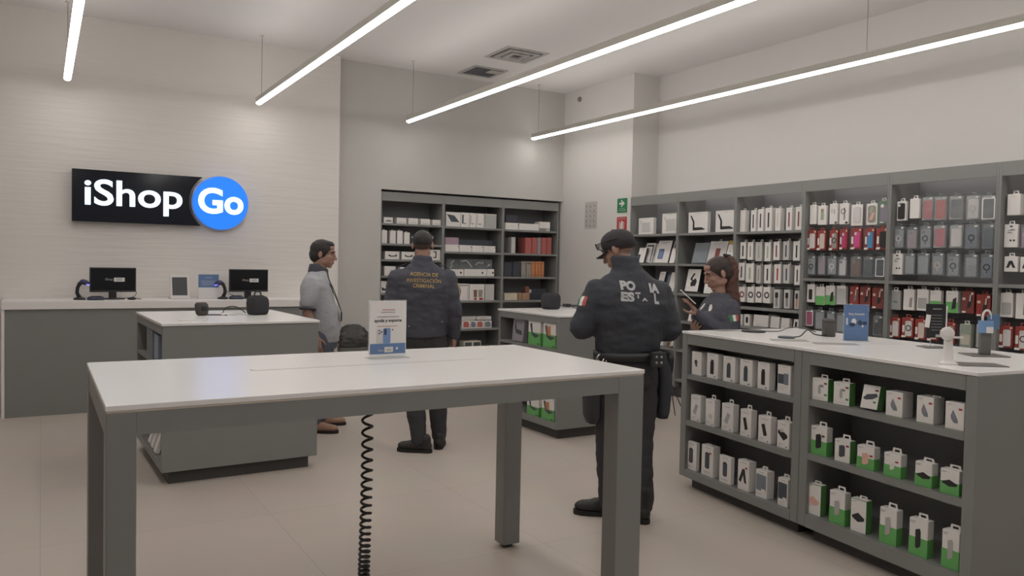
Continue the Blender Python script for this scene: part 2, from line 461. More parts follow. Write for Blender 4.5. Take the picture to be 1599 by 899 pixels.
T = {
 'a1': [(7.636, 1.952, 0.282, 0.209), (7.186, 1.947, 0.297, 0.248)],
 'b1': [(6.725, 1.941, 0.310, 0.244), (6.293, 1.945, 0.306, 0.243)],
 'a2': [(7.664, 1.606, 0.156, 0.188), (7.600, 1.604, 0.187, 0.248), (7.511, 1.605, 0.088, 0.241), (7.311, 1.580, 0.278, 0.275), (7.184, 1.579, 0.098, 0.268), (7.099, 1.578, 0.097, 0.181)],
 'b2': [(6.670, 1.583, 0.261, 0.238), (6.560, 1.584, 0.108, 0.246), (6.413, 1.586, 0.307, 0.252), (6.208, 1.599, 0.117, 0.278)],
 'a3': [(7.331, 1.237, 0.116, 0.236), (7.227, 1.241, 0.107, 0.233), (7.114, 1.241, 0.119, 0.231)],
 'b3': [(6.747, 1.241, 0.237, 0.258), (6.514, 1.242, 0.147, 0.257)],
 'a4': [(7.089, 0.904, 0.089, 0.177)],
 'b4': [(6.742, 0.914, 0.146, 0.127)],
 'a5': [(7.322, 0.571, 0.245, 0.110), (7.095, 0.586, 0.083, 0.116)],
 'a6': [(7.143, 0.216, 0.158, 0.232)],
 'c1': [(6.020, 1.952, 0.080, 0.249), (5.872, 1.940, 0.075, 0.242), (5.774, 1.941, 0.080, 0.248), (5.668, 1.938, 0.095, 0.258), (5.548, 1.940, 0.072, 0.247), (5.406, 1.936, 0.080, 0.246), (5.289, 1.941, 0.082, 0.248)],
 'c2': [(6.003, 1.647, 0.088, 0.181), (5.900, 1.636, 0.082, 0.191), (5.785, 1.624, 0.095, 0.202), (5.667, 1.624, 0.087, 0.199), (5.553, 1.637, 0.085, 0.191), (5.431, 1.639, 0.077, 0.191), (5.301, 1.632, 0.090, 0.196)],
 'c3': [(6.015, 1.415, 0.091, 0.190), (5.900, 1.396, 0.117, 0.201), (5.780, 1.388, 0.061, 0.194), (5.661, 1.392, 0.093, 0.196), (5.531, 1.397, 0.094, 0.197), (5.418, 1.400, 0.084, 0.191), (5.284, 1.389, 0.074, 0.195)],
 'c4': [(6.004, 1.184, 0.095, 0.161), (5.881, 1.182, 0.097, 0.167), (5.770, 1.188, 0.091, 0.165), (5.665, 1.187, 0.097, 0.167), (5.532, 1.141, 0.088, 0.194), (5.403, 1.146, 0.082, 0.191), (5.281, 1.148, 0.061, 0.184)],
 'c5': [(6.015, 0.959, 0.071, 0.088), (5.918, 0.963, 0.087, 0.091), (5.737, 0.927, 0.220, 0.127), (5.674, 0.932, 0.114, 0.131), (5.549, 0.937, 0.127, 0.113), (5.418, 0.940, 0.114, 0.104), (5.284, 0.946, 0.069, 0.096)],
 'd1': [(5.117, 1.992, 0.082, 0.188), (5.012, 1.983, 0.104, 0.185), (4.886, 1.985, 0.095, 0.195), (4.770, 1.981, 0.108, 0.196), (4.633, 1.962, 0.131, 0.196), (4.481, 1.966, 0.118, 0.195), (4.370, 1.968, 0.096, 0.211)],
 'd2': [(5.127, 1.742, 0.119, 0.189), (5.011, 1.738, 0.103, 0.190), (4.875, 1.737, 0.100, 0.191), (4.766, 1.744, 0.085, 0.188), (4.633, 1.744, 0.115, 0.193), (4.496, 1.739, 0.103, 0.193), (4.373, 1.742, 0.112, 0.191)],
 'd3': [(5.123, 1.491, 0.105, 0.191), (5.005, 1.493, 0.097, 0.189), (4.887, 1.496, 0.116, 0.186), (4.773, 1.489, 0.095, 0.184), (4.631, 1.488, 0.115, 0.190), (4.502, 1.487, 0.111, 0.187), (4.381, 1.490, 0.101, 0.185)],
 'd4': [(5.115, 1.226, 0.099, 0.177), (5.005, 1.205, 0.108, 0.176), (4.894, 1.213, 0.109, 0.182), (4.772, 1.222, 0.103, 0.177), (4.634, 1.218, 0.099, 0.181), (4.520, 1.211, 0.117, 0.188), (4.393, 1.205, 0.121, 0.190)],
 'd5': [(5.121, 0.989, 0.094, 0.167), (5.008, 0.964, 0.120, 0.194), (4.884, 0.960, 0.103, 0.191), (4.771, 0.955, 0.108, 0.189), (4.627, 0.958, 0.115, 0.186), (4.508, 0.959, 0.102, 0.183), (4.385, 0.961, 0.104, 0.181)],
 'e1': [(4.191, 1.994, 0.095, 0.169), (4.072, 2.009, 0.095, 0.171), (3.958, 1.990, 0.099, 0.196), (3.847, 1.986, 0.108, 0.198), (3.716, 1.986, 0.113, 0.195), (3.575, 1.981, 0.113, 0.194), (3.451, 1.972, 0.118, 0.196)],
 'e2': [(4.211, 1.746, 0.109, 0.198), (4.091, 1.740, 0.114, 0.195), (3.969, 1.744, 0.111, 0.197), (3.844, 1.752, 0.110, 0.189), (3.705, 1.752, 0.114, 0.187), (3.578, 1.742, 0.120, 0.198), (3.447, 1.741, 0.099, 0.196)],
 'e3': [(4.219, 1.519, 0.110, 0.184), (4.105, 1.517, 0.108, 0.191), (3.981, 1.520, 0.119, 0.188), (3.852, 1.518, 0.115, 0.191), (3.720, 1.512, 0.117, 0.193), (3.575, 1.507, 0.116, 0.191), (3.448, 1.506, 0.102, 0.192)],
 'e4': [(4.226, 1.207, 0.105, 0.170), (4.097, 1.210, 0.108, 0.182), (3.971, 1.213, 0.110, 0.183), (3.857, 1.215, 0.104, 0.176), (3.718, 1.211, 0.110, 0.182), (3.586, 1.215, 0.108, 0.179), (3.462, 1.197, 0.121, 0.176)],
 'e5': [(4.219, 0.960, 0.109, 0.175), (4.098, 0.971, 0.113, 0.173), (3.982, 0.963, 0.102, 0.175), (3.872, 0.964, 0.098, 0.172), (3.723, 0.956, 0.089, 0.173), (3.597, 0.938, 0.100, 0.188), (3.461, 0.947, 0.104, 0.185)],
 'f1': [(3.261, 2.002, 0.104, 0.165)],
 'f2': [(3.274, 1.752, 0.109, 0.180), (3.159, 1.742, 0.101, 0.187)],
 'f3': [(3.265, 1.562, 0.109, 0.120), (3.149, 1.560, 0.105, 0.118)],
 'f4': [(3.286, 1.205, 0.100, 0.191), (3.169, 1.199, 0.106, 0.198)],
 'f5': [(3.282, 0.964, 0.110, 0.171), (3.162, 0.956, 0.111, 0.183)],
 'p1': [(3.819, 2.032, 0.130, 0.075), (4.002, 2.034, 0.135, 0.075), (4.165, 2.035, 0.137, 0.076), (4.338, 2.030, 0.137, 0.079), (4.508, 2.029, 0.135, 0.076)],
 'p2': [(3.770, 1.783, 0.077, 0.156), (3.885, 1.775, 0.080, 0.166), (3.983, 1.774, 0.077, 0.167), (4.080, 1.771, 0.078, 0.152)],
 'p3': [(3.879, 1.569, 0.204, 0.104), (4.101, 1.573, 0.189, 0.100), (4.489, 1.574, 0.162, 0.135)],
 'p4': [(3.852, 1.371, 0.158, 0.111), (4.065, 1.356, 0.161, 0.116)],
 'p5': [(3.785, 1.140, 0.122, 0.148)],
 'q1': [(4.747, 2.027, 0.219, 0.192), (4.925, 2.028, 0.125, 0.194), (5.045, 2.026, 0.103, 0.195), (5.160, 2.025, 0.114, 0.196), (5.318, 2.025, 0.190, 0.197)],
 'q2': [(4.737, 1.694, 0.212, 0.091), (4.941, 1.694, 0.185, 0.090), (5.127, 1.691, 0.174, 0.092), (5.313, 1.690, 0.187, 0.092)],
 'q2b': [(4.733, 1.787, 0.208, 0.100), (5.125, 1.789, 0.546, 0.061)],
 'q3': [(4.804, 1.368, 0.222, 0.087), (5.097, 1.364, 0.349, 0.095), (5.335, 1.366, 0.115, 0.097)],
 'q3b': [(4.777, 1.455, 0.172, 0.148), (4.978, 1.457, 0.214, 0.149), (5.182, 1.460, 0.179, 0.150), (5.335, 1.462, 0.111, 0.152)],
 'q4': [(4.915, 1.037, 0.179, 0.223), (5.128, 1.033, 0.234, 0.222), (5.326, 1.027, 0.147, 0.228)],
 'q5': [(4.970, 0.656, 0.119, 0.102), (5.079, 0.653, 0.087, 0.103), (5.184, 0.651, 0.111, 0.103), (5.307, 0.648, 0.123, 0.104)],
 'q5b': [(5.011, 0.805, 0.223, 0.048), (5.248, 0.801, 0.236, 0.048)],
 'q6': [(5.074, 0.407, 0.271, 0.069)],
 'r1': [(5.662, 2.019, 0.221, 0.097), (5.946, 2.023, 0.335, 0.092), (6.214, 2.031, 0.188, 0.122)],
 'r1b': [(5.659, 2.119, 0.196, 0.111)],
 'r2': [(5.694, 1.709, 0.068, 0.208), (5.942, 1.688, 0.106, 0.230), (6.045, 1.691, 0.088, 0.231), (6.125, 1.693, 0.060, 0.232), (6.205, 1.694, 0.084, 0.233), (6.296, 1.697, 0.085, 0.234)],
 'r3': [(5.613, 1.361, 0.138, 0.202), (5.756, 1.362, 0.132, 0.204), (5.872, 1.363, 0.076, 0.219), (5.955, 1.364, 0.077, 0.220), (6.031, 1.364, 0.061, 0.221), (6.090, 1.365, 0.044, 0.221), (6.141, 1.365, 0.044, 0.222), (6.194, 1.366, 0.048, 0.222)],
 'r4': [(5.670, 1.032, 0.217, 0.098), (5.819, 1.031, 0.068, 0.106), (5.920, 1.030, 0.122, 0.102)],
 'r4b': [(5.954, 1.137, 0.067, 0.099), (6.030, 1.129, 0.068, 0.050)],
 'u1': [(0.129, 0.789, 0.127, 0.170), (0.299, 0.806, 0.129, 0.168), (0.468, 0.809, 0.130, 0.165), (0.631, 0.812, 0.128, 0.164), (0.789, 0.812, 0.117, 0.166), (0.963, 0.804, 0.120, 0.175)],
 'u2': [(0.131, 0.468, 0.123, 0.190), (0.288, 0.476, 0.107, 0.184), (0.465, 0.477, 0.126, 0.183), (0.641, 0.481, 0.112, 0.175), (0.811, 0.485, 0.122, 0.162), (0.970, 0.487, 0.113, 0.160)],
 'u3': [(0.096, 0.130, 0.129, 0.201), (0.273, 0.139, 0.139, 0.208), (0.457, 0.133, 0.127, 0.182), (0.634, 0.142, 0.119, 0.190), (0.798, 0.147, 0.112, 0.166), (0.981, 0.150, 0.094, 0.162)],
 'v1': [(1.243, 0.810, 0.119, 0.127), (1.396, 0.810, 0.113, 0.127), (1.570, 0.823, 0.111, 0.121), (1.733, 0.814, 0.114, 0.127), (1.909, 0.815, 0.108, 0.131), (2.065, 0.817, 0.107, 0.128)],
 'v2': [(1.246, 0.500, 0.121, 0.164), (1.414, 0.500, 0.110, 0.125), (1.569, 0.503, 0.116, 0.123), (1.735, 0.507, 0.107, 0.120), (1.913, 0.509, 0.099, 0.117), (2.052, 0.509, 0.104, 0.116)],
 'v3': [(1.219, 0.155, 0.115, 0.179), (1.392, 0.165, 0.112, 0.177), (1.535, 0.167, 0.105, 0.174), (1.722, 0.167, 0.108, 0.179), (1.897, 0.178, 0.109, 0.174), (2.069, 0.195, 0.096, 0.172)],
}


BAYY = [7.85, 6.98, 6.08, 5.19, 4.28, 3.35, 2.43]
ORD = ['first', 'second', 'third', 'fourth', 'fifth', 'sixth', 'seventh']
ROW = {'1': 'top row', '2': 'second row', '3': 'third row', '4': 'fourth row', '5': 'fifth row', '6': 'lowest row'}
SHF = {'1': 'top shelf', '2': 'second shelf', '3': 'third shelf', '4': 'fourth shelf', '5': 'fifth shelf', '6': 'lowest shelf'}
BAYNAME = {'a': 'wall bay beside white pillar', 'b': 'wall bay beside the woman', 'c': 'strap box bay', 'd': 'bay behind blue sign',
           'e': 'bay behind black pack', 'f': 'wall bay at right edge', 'p': 'left alcove bay', 'q': 'middle alcove bay', 'r': 'right alcove bay',
           'u': 'far low cabinet', 'v': 'near low cabinet'}
BOARDS = {'a': [1.945, 1.583, 1.24, .91, .575, .22], 'b': [1.943, 1.585, 1.24, .912, .575, .22], 'c': [1.938, 1.135, .932, .55, .22], 'd': [1.462, .90, .5, .22], 'e': [1.462, .90, .5, .22], 'f': [1.462, .90, .5, .22]}
# hooks for hanging rows, from the product table
HANG = ['c2', 'c3', 'c4', 'd1', 'd2', 'd3', 'd4', 'd5', 'e1', 'e2', 'e3', 'e4', 'e5', 'f1', 'f2', 'f3', 'f4', 'f5']
for i, b in enumerate('abcdef'):
    hk = []
    for key in HANG:
        if key[0] == b:
            for (yc, z, w_, h_) in T[key]: hk.append((BAYY[i]-yc, z+h_+.022))
    shelf_unit('wall_shelving_unit', ['first grey wall shelving bay from white pillar, holding keyboard cases', 'second grey wall bay from pillar, partly hidden by the woman',
        'third grey wall bay from pillar, full of slim strap boxes', 'fourth grey wall bay from pillar, behind the blue standing sign',
        'fifth grey wall bay from pillar, behind the black hanging pack', 'grey wall shelving bay cut off by the right edge'][i],
        (6.45, BAYY[i], 0), -PI/2, BAYY[i]-BAYY[i+1], .44, 2.42, BOARDS[b], .11, 'wall shelving bays', hooks=hk, top=False)
PX = [3.695, 4.58, 5.495, 6.42]
AB = {'p': [2.032, 1.774, 1.571, 1.36, 1.14, .8, .45], 'q': [2.026, 1.692, 1.365, 1.032, .652, .40], 'r': [2.022, 1.692, 1.362, 1.031, .652, .40]}
for i, b in enumerate('pqr'):
    shelf_unit('alcove_shelving_unit', ['left grey shelving bay in alcove, behind the gold lettered jacket', 'middle grey shelving bay in the grey wall alcove', 'right grey shelving bay in alcove, with orange and red covers'][i],
        (PX[i], 9.425, 0), 0, PX[i+1]-PX[i], .42, 2.43, AB[b], .115, 'alcove shelving bays')

# ------------------------------------------------------------------ products
class Prod:
    """box standing or hanging with its face on local y=0, depth to +y, base at z=0, centred on x"""
    def __init__(s, name, label, cat, group, loc, rz, w, h, d, m=None, lean=0, bev=.002):
        loc = (loc[0], loc[1], loc[2]+d*math.sin(lean))
        s.t = thing(name, label, cat, loc, rz, group, -lean); s.w, s.h, s.d = w, h, d
        if m is not None: s.box('box', m, bev)
        s.k = 0
    def box(s, name, m, bev=.002):
        MB().box(-s.w/2, 0, 0, s.w/2, s.d, s.h, bev, 1).build(name, m, s.t)
    def X(s, u): return (u-.5)*s.w
    def Z(s, v): return v*s.h
    def f(s, lift=0): return lambda u, v, d: Vector((u, -.0004-lift-d, v))
    def rect(s, n, m, u0, v0, u1, v1, th=.0008, lift=0):
        MB().prism([(s.X(u0), s.Z(v0)), (s.X(u1), s.Z(v0)), (s.X(u1), s.Z(v1)), (s.X(u0), s.Z(v1))], s.f(lift), th).build(n, m, s.t); return s
    def rr(s, n, m, u0, v0, u1, v1, r=.01, th=.0008, lift=0):
        MB().prism(rrect(s.X(u0), s.Z(v0), s.X(u1), s.Z(v1), r), s.f(lift), th).build(n, m, s.t); return s
    def poly(s, n, m, pts, th=.0008, lift=0):
        MB().prism([(s.X(u), s.Z(v)) for u, v in pts], s.f(lift), th).build(n, m, s.t); return s
    def ring(s, n, m, u, v, ro, ri, th=.0008, lift=0):
        MB().ringprism(circ(s.X(u), s.Z(v), ro, 18), circ(s.X(u), s.Z(v), ri, 18), s.f(lift), th).build(n, m, s.t); return s
    def lines(s, m, u0, v, wd, n=2, dv=.04):
        mb = MB()
        for i in range(n):
            uu = u0+wd*(1 if i % 2 == 0 else .7)
            mb.box(s.X(u0), -.0012, s.Z(v-i*dv), s.X(uu), -.0004, s.Z(v-i*dv)+s.h*.012)
        mb.build('printed_lines', m, s.t); return s
    def tab(s, m=None, wd=.04, ht=.028, u=.5, y=None):
        m = m or M_card; x = s.X(u); y = s.d*.5 if y is None else y
        po = [(x-wd/2, 0), (x+wd/2, 0), (x+wd/2*.8, ht), (x-wd/2*.8, ht)]
        pi = [(x-wd*.27, ht*.25), (x+wd*.27, ht*.25), (x+wd*.24, ht*.7), (x-wd*.24, ht*.7)]
        MB().ringprism(po, pi, lambda a, b, d: Vector((a, y+d, s.h-.0005+b)), .002).build('hang_tab', m, s.t); return s
    def band(s, n, m, v0, v1, e=.0006):
        MB().box(-s.w/2-e, -e, s.h*v0, s.w/2+e, s.d+e, s.h*v1).build(n, m, s.t); return s
    def sides(s, n, m, e=.0006):
        MB().box(s.w/2-.0005, .0015, .001, s.w/2+e, s.d-.001, s.h-.001).build(n, m, s.t)
        MB().box(-s.w/2-e, .0015, .001, -s.w/2+.0005, s.d-.001, s.h-.001).build(n, m, s.t); return s

def wall_at(key, i, X=6.50, z=None):
    yc, zz, w_, h_ = T[key][i]
    return (X, yc, zz if z is None else z), w_, h_
def lab(desc, key, i, n=None, kind=ROW):
    return '%s, %s in %s, %s' % (desc, ORD[i], kind[key[1]], BAYNAME[key[0]])

# --- bay a and b: boxes standing and leaning
G1 = 'boxes on the keyboard case shelves'
def keyboard_box(key, i, dark, desc):
    (l, w_, h_) = wall_at(key, i, 6.53, BOARDS[key[0]][0])
    p = Prod('keyboard_case_box', lab(desc, key, i, kind=SHF), 'box', G1, l, -PI/2, w_, h_, .05, M_card)
    m = M_ink if dark else M_cardg
    p.poly('product_picture', m, [(.10, .84), (.17, .84), (.32, .55), (.33, .27), (.70, .27), (.86, .19), (.86, .15), (.28, .13), (.24, .16), (.24, .52)])
    if not dark: p.rect('product_picture', M_cardg, .28, .24, .78, .72, .0006)
    p.lines(M_inkl, .42, .93, .2, 1)
keyboard_box('a1', 0, False, 'smaller white box with faint grey picture'); keyboard_box('a1', 1, False, 'larger white box with faint grey picture')
keyboard_box('b1', 0, True, 'white box with black open keyboard picture'); keyboard_box('b1', 1, True, 'white box with black open keyboard picture')
def lean_pack(key, i, desc, m, d=.03, lean=.28, X=6.52, bi=1, deco=None, name='case_box'):
    (l, w_, h_) = wall_at(key, i, X, BOARDS[key[0]][bi])
    l = (l[0], l[1], l[2]+.0005)
    p = Prod(name, lab(desc, key, i, kind=SHF), 'box', G1, l, -PI/2, w_*.88, h_/math.cos(lean), d, m, lean)
    if deco: deco(p)
    return p
def d_tablet(p): p.rr('tablet_picture', M_navy, .18, .18, .55, .62, .008).rr('screen_picture', M_photo, .22, .21, .51, .59, .004, lift=.0009).lines(M_inkg, .3, .9, .5, 2).sides('dark_sleeve', M_navycard)
def d_small(p): p.rr('tablet_picture', M_navy, .05, .1, .35, .55, .006).lines(M_inkg, .35, .88, .4, 1).sides('dark_sleeve', M_navycard)
lean_pack('a2', 0, 'small white pack, navy picture', M_card, X=6.47, deco=d_small)
lean_pack('a2', 1, 'white pack in dark sleeve', M_card, X=6.525, deco=lambda p: p.poly('sleeve_cut', M_navycard, [(.15, .9), (.9, .9), (.9, .05), (.8, .05), (.8, .82), (.15, .82)]))
lean_pack('a2', 2, 'narrow pack turned sideways', M_card, X=6.55, deco=lambda p: p.rect('dark_edge', M_navycard, .3, .02, .5, .98).rect('dark_edge', M_navycard, .75, .02, .9, .98))
lean_pack('a2', 3, 'white pack, blue screen picture', M_card, X=6.50, deco=d_tablet)
lean_pack('a2', 4, 'thin dark edged pack', M_card, X=6.54, deco=lambda p: p.rect('dark_edge', M_navycard, .1, .02, .35, .98).rect('dark_edge', M_navycard, .6, .02, .8, .98))
lean_pack('a2', 5, 'plain white pack leaning on bay side', M_card, X=6.48)
lean_pack('b2', 0, 'blue grey clear film pack leaning back', M_slate, X=6.50, deco=lambda p: p.rr('film', M_film, .01, .01, .99, .99, .006, .003).lines(M_inkl, .55, .1, .3, 1), name='tablet_case_pack')
lean_pack('b2', 1, 'thin red edged pack standing sideways', M_cardg, X=6.55, deco=lambda p: p.rect('red_edge', M_redcard2, .2, .01, .45, .99).rect('red_edge', M_redcard2, .7, .01, .95, .99))
lean_pack('b2', 2, 'grey white pack with red phone picture', M_cardg, X=6.50, deco=lambda p: p.rr('phone_picture', M_redcard2, .4, .2, .66, .68, .008).lines(M_inkl, .25, .9, .5, 2).sides('red_side', M_redcard2).tab(M_card), name='tablet_case_pack')
lean_pack('b2', 3, 'white pack with yellow and black top', M_card, X=6.49, deco=lambda p: p.rect('black_top', M_ink, 0, .9, 1, 1).rect('yellow_badge', M_yellow, .05, .76, .95, .92, lift=.0009).lines(M_ink, .3, .5, .3, 2))
lean_pack('a3', 0, 'white pack beside dark shoulder', M_card, X=6.50, bi=2, deco=lambda p: p.lines(M_inkg, .2, .9, .6, 2).sides('dark_sleeve', M_navycard))
lean_pack('a3', 1, 'dark grey case pack', M_dkgrey, X=6.53, bi=2, deco=lambda p: p.rr('case_picture', M_slate, .2, .1, .8, .85))
lean_pack('a3', 2, 'plain white pack leaning back', M_card, X=6.49, bi=2)
lean_pack('b3', 0, 'white box with black headphone picture', M_card, .12, .22, X=6.47, bi=2, deco=lambda p: p.poly('headphone_picture', M_ink, [(.28, .55), (.5, .82), (.62, .8), (.45, .58), (.5, .5), (.7, .6), (.82, .45), (.75, .25), (.4, .22), (.35, .38), (.45, .45)]).lines(M_inkl, .1, .15, .3, 1).sides('black_side', M_ink), name='headphone_box')
lean_pack('b3', 1, 'white box with red top half', M_card, .06, .2, X=6.50, bi=2, deco=lambda p: p.rect('red_print', M_redcard, 0, .42, 1, 1), name='headphone_box')
lean_pack('a4', 0, 'white pack seen past dark uniform elbow', M_card, X=6.49, bi=3)
lean_pack('b4', 0, 'short white pack below the held tablet', M_card, X=6.49, bi=3, deco=lambda p: p.lines(M_inkl, .3, .5, .4, 2))
_p = lean_pack('a5', 0, 'white box with black earphone picture', M_card, .08, .05, X=6.48, bi=4, name='headphone_box')
_p.ring('headphone_picture', M_ink, .62, .5, .042, .018).rect('red_base', M_redcard2, 0, 0, 1, .06)
lean_pack('a5', 1, 'narrow brownish box leaning back', M_kraft, .05, .25, X=6.50, bi=4, deco=lambda p: p.rect('white_label', M_card, .5, .1, .95, .6))
lean_pack('a6', 0, 'pale pack with pinkish print leaning back', M_card, .04, .25, X=6.49, bi=5, deco=lambda p: p.rect('pink_print', M_purple, .1, .55, .9, .95).rect('grey_print', M_inkl, .3, .2, .8, .35))

# --- bay c: slim strap boxes
GC = 'slim boxes of the strap bay'
bars = {'c1': [None, M_ink, M_ink, M_ink, M_beige, M_redcard2, M_redcard2], 'c2': [M_ink, M_inkg, M_sage, M_sage, M_redcard2, M_navy, M_ink], 'c3': [M_ink, M_sage, M_inkg, M_ink, M_red, M_navy, M_ink]}
names = {'c1': ['plain white slim box', 'white slim box, black strap', 'white slim box, black strap', 'white slim box, black strap', 'white slim box, beige strap', 'white slim box, red strap', 'white slim box, red strap'],
  'c2': ['white strap box, black strap', 'grey sided strap box', 'pale sage strap box', 'light sage strap box', 'strap box, dark red strap', 'strap box, navy strap', 'strap box, black strap'],
  'c3': ['tilted white box, black strap', 'white box, green strap', 'narrow grey strap box', 'strap box, black strap', 'strap box, red strap', 'strap box, navy strap', 'strap box, black strap']}
for key in ('c1', 'c2', 'c3'):
    for i in range(7):
        top = key == 'c1'
        l, w_, h_ = wall_at(key, i, 6.50, BOARDS['c'][0] if top else None)
        p = Prod('strap_box', lab(names[key][i], key, i), 'box', GC, l, -PI/2, w_*.9, h_*(.94 if top else 1), .07 if top else .09, M_card if top or i % 3 != 2 else M_cardg)
        if bars[key][i]: p.rr('strap_picture', bars[key][i], .40, .16, .62, .80, .006)
        p.lines(M_inkl, .3, .92, .4, 1)
        p.tab(M_card, .035, .024 if top else .028)
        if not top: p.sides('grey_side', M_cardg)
for i in range(7):
    l, w_, h_ = wall_at('c4', i, 6.50)
    if i < 4:
        p = Prod('watch_strap_box', lab('white box with dark oval loop picture', 'c4', i), 'box', GC, l, -PI/2, w_*.88, h_, .08, M_card)
        p.ring('loop_picture', M_redcard2 if i == 0 else M_ink, .55, .5, .034, .02).rect('caption', M_inkl, .2, .12, .5, .15).tab()
    else:
        p = Prod('watch_case_pack', lab(['', '', '', '', 'grey pack with dark watch picture', 'grey pack, dark watch picture', 'grey pack with orange strap picture'][i], 'c4', i), 'box', GC, l, -PI/2, w_*.9, h_, .05, M_cardg)
        p.rr('watch_picture', M_ink, .25, .55, .75, .85, .01).rect('strap_picture', M_orange if i == 6 else M_inkg, .35, .1, .68, .55).tab(M_film)
c5n = ['small white box mostly behind the woman', 'small white box with dark square picture', 'wide white flat box tilted', 'white flat box leaning behind wide one', 'white squarish box leaning', 'white squarish box leaning more', 'small white box with dark print']
for i in range(7):
    l, w_, h_ = wall_at('c5', i, 6.50 if i != 3 else 6.60, .9325)
    p = Prod('accessory_box', lab(c5n[i], 'c5', i), 'box', GC, l, -PI/2, w_*.9, h_+(T['c5'][i][1]-.932), .05, M_card, .1 if i > 1 else 0)
    if i in (1, 6): p.rr('picture', M_ink, .3, .25, .7, .75, .005)
    else: p.lines(M_inkl, .2, .2, .4, 2)

# --- bays d e f: phone cases and boxes hanging on hooks
GD = 'phone cases hanging on the wall'
def case_pack(key, i, desc, col, ring=None, frame=None, cam=True, film=M_film):
    """clear pack: film shell, tab header and the case inside"""
    l, w_, h_ = wall_at(key, i, 6.50)
    p = Prod('phone_case_pack', lab(desc, key, i), 'phone case', GD, l, -PI/2, w_*.94, h_, .022)
    W, H = p.w, p.h
    MB().box(-W/2, 0, 0, W/2, .022, H, .003, 1).build('clear_pack', film, p.t)
    MB().prism(rrect(-W*.38, H*.06, W*.38, H*.86, .012), lambda u, v, d: Vector((u, .005+d, v)), .010).build('phone_case', col, p.t)
    if frame: MB().ringprism(rrect(-W*.47, H*.03, W*.47, H*.9, .008), rrect(-W*.38, H*.07, W*.38, H*.86, .008), lambda u, v, d: Vector((u, -.0012+d, v)), .001).build('pack_frame', frame, p.t)
    if cam: MB().prism(rrect(-W*.32, H*.66, -W*.02, H*.82, .008), lambda u, v, d: Vector((u, .0045-d, v)), .002).build('camera_bump', M_inkg, p.t)
    if ring: MB().ringprism(circ(0, H*.46, .026, 20), circ(0, H*.46, .019, 20), lambda u, v, d: Vector((u, -.0006-d, v)), .0008).box(-.003, -.0014, H*.46-.048, .003, -.0006, H*.46-.03).build('magnet_ring', ring, p.t)
    MB().box(W*.2, -.0016, H*.9, W*.42, -.0004, H*.96).build('price_sticker', M_card, p.t)
    p.tab(M_film, .05, .028)
    return p
def red_pack(key, i, desc, col, ring=None, base=M_redcard):
    l, w_, h_ = wall_at(key, i, 6.50)
    p = Prod('red_case_pack', lab(desc, key, i), 'phone case', GD, l, -PI/2, w_*.93, h_, .026, base)
    p.rr('phone_case', col, .32, .08, .88, .84, .012, .004)
    if col not in (M_ink,): p.rr('camera_bump', M_cardg, .36, .68, .58, .82, .006, .0012, .0042)
    p.rr('white_side_label', M_card, .04, .26, .24, .62, .006)
    p.poly('white_corner', M_card, [(.0, .0), (.34, .0), (.44, .1), (.0, .1)], .0006, .0042)
    p.rect('sticker', M_beige, .78, .88, .95, .97)
    if ring: p.ring('magnet_ring', ring, .6, .48, .026, .018, .0008, .0043)
    return p.tab(base, .05, .028)
def red_plain(key, i, desc, m, pic):
    l, w_, h_ = wall_at(key, i, 6.50)
    p = Prod('red_accessory_pack', lab(desc, key, i), 'pack', GD, l, -PI/2, w_*.92, h_, .04, m)
    p.poly('product_picture', pic, [(.45, .2), (.75, .3), (.85, .75), (.7, .85), (.5, .5)]).poly('bright_tip', M_beige, [(.6, .55), (.72, .55), (.76, .85), (.66, .85)], lift=.0009)
    p.rect('white_label', M_card, .05, .02, .35, .1).rect('sticker', M_card, .75, .86, .93, .95).rect('badge', M_beige, .06, .6, .3, .72)
    return p.tab(m, .05, .028)
def win_box(key, i, desc, m, draw, d=.03, tabm=None, name='phone_case_box'):
    l, w_, h_ = wall_at(key, i, 6.50)
    p = Prod(name, lab(desc, key, i), 'box', GD, l, -PI/2, w_*.92, h_, d, m)
    draw(p); return p.tab(tabm or M_card, .045, .028)
# bay d
win_box('d1', 0, 'plain white hanging box', M_card, lambda p: p.lines(M_inkl, .2, .9, .4, 1))
win_box('d1', 1, 'white box with slim sage phone', M_card, lambda p: p.rr('phone_picture', M_sage, .34, .25, .70, .84, .008).rr('camera_picture', M_kraft, .38, .66, .62, .82, .005, lift=.0009))
win_box('d1', 2, 'white box with two pale earphones', M_card, lambda p: p.rr('cable_picture', M_inkl, .25, .55, .36, .75, .006).rr('cable_picture', M_inkl, .55, .5, .68, .74, .006).rect('black_logo', M_ink, .7, .03, .95, .12))
win_box('d1', 3, 'white box with black cable picture', M_card, lambda p: p.ring('cable_picture', M_ink, .42, .62, .026, .020).rr('cable_picture', M_inkg, .48, .2, .62, .8, .006).rect('black_logo', M_ink, .66, .03, .92, .12))
win_box('d1', 4, 'white box with pale clear case', M_card, lambda p: p.rr('phone_case', M_cardg, .22, .14, .85, .88, .02, .003).rr('case_edge', M_whitecase, .28, .18, .79, .84, .016, .001, .0032).sides('printed_side', M_inkg))
win_box('d1', 5, 'white box with floral phone case', M_card, lambda p: p.rr('phone_case', M_taupe, .15, .1, .88, .9, .022, .003).poly('floral_print', M_rose, [(.25, .2), (.6, .25), (.8, .6), (.55, .55)], lift=.0032).poly('floral_print', M_sage, [(.3, .6), (.5, .5), (.7, .8), (.45, .85)], lift=.0032))
win_box('d1', 6, 'grey green case pack with pale dot', mat('grey_green_card', '#6f8474', .5), lambda p: p.rr('lilac_panel', M_lilac, .25, .1, .98, .8, .006).ring('pale_dot', M_card, .42, .78, .016, .002, lift=.001).rect('label', M_card, .2, .06, .6, .1, lift=.001))
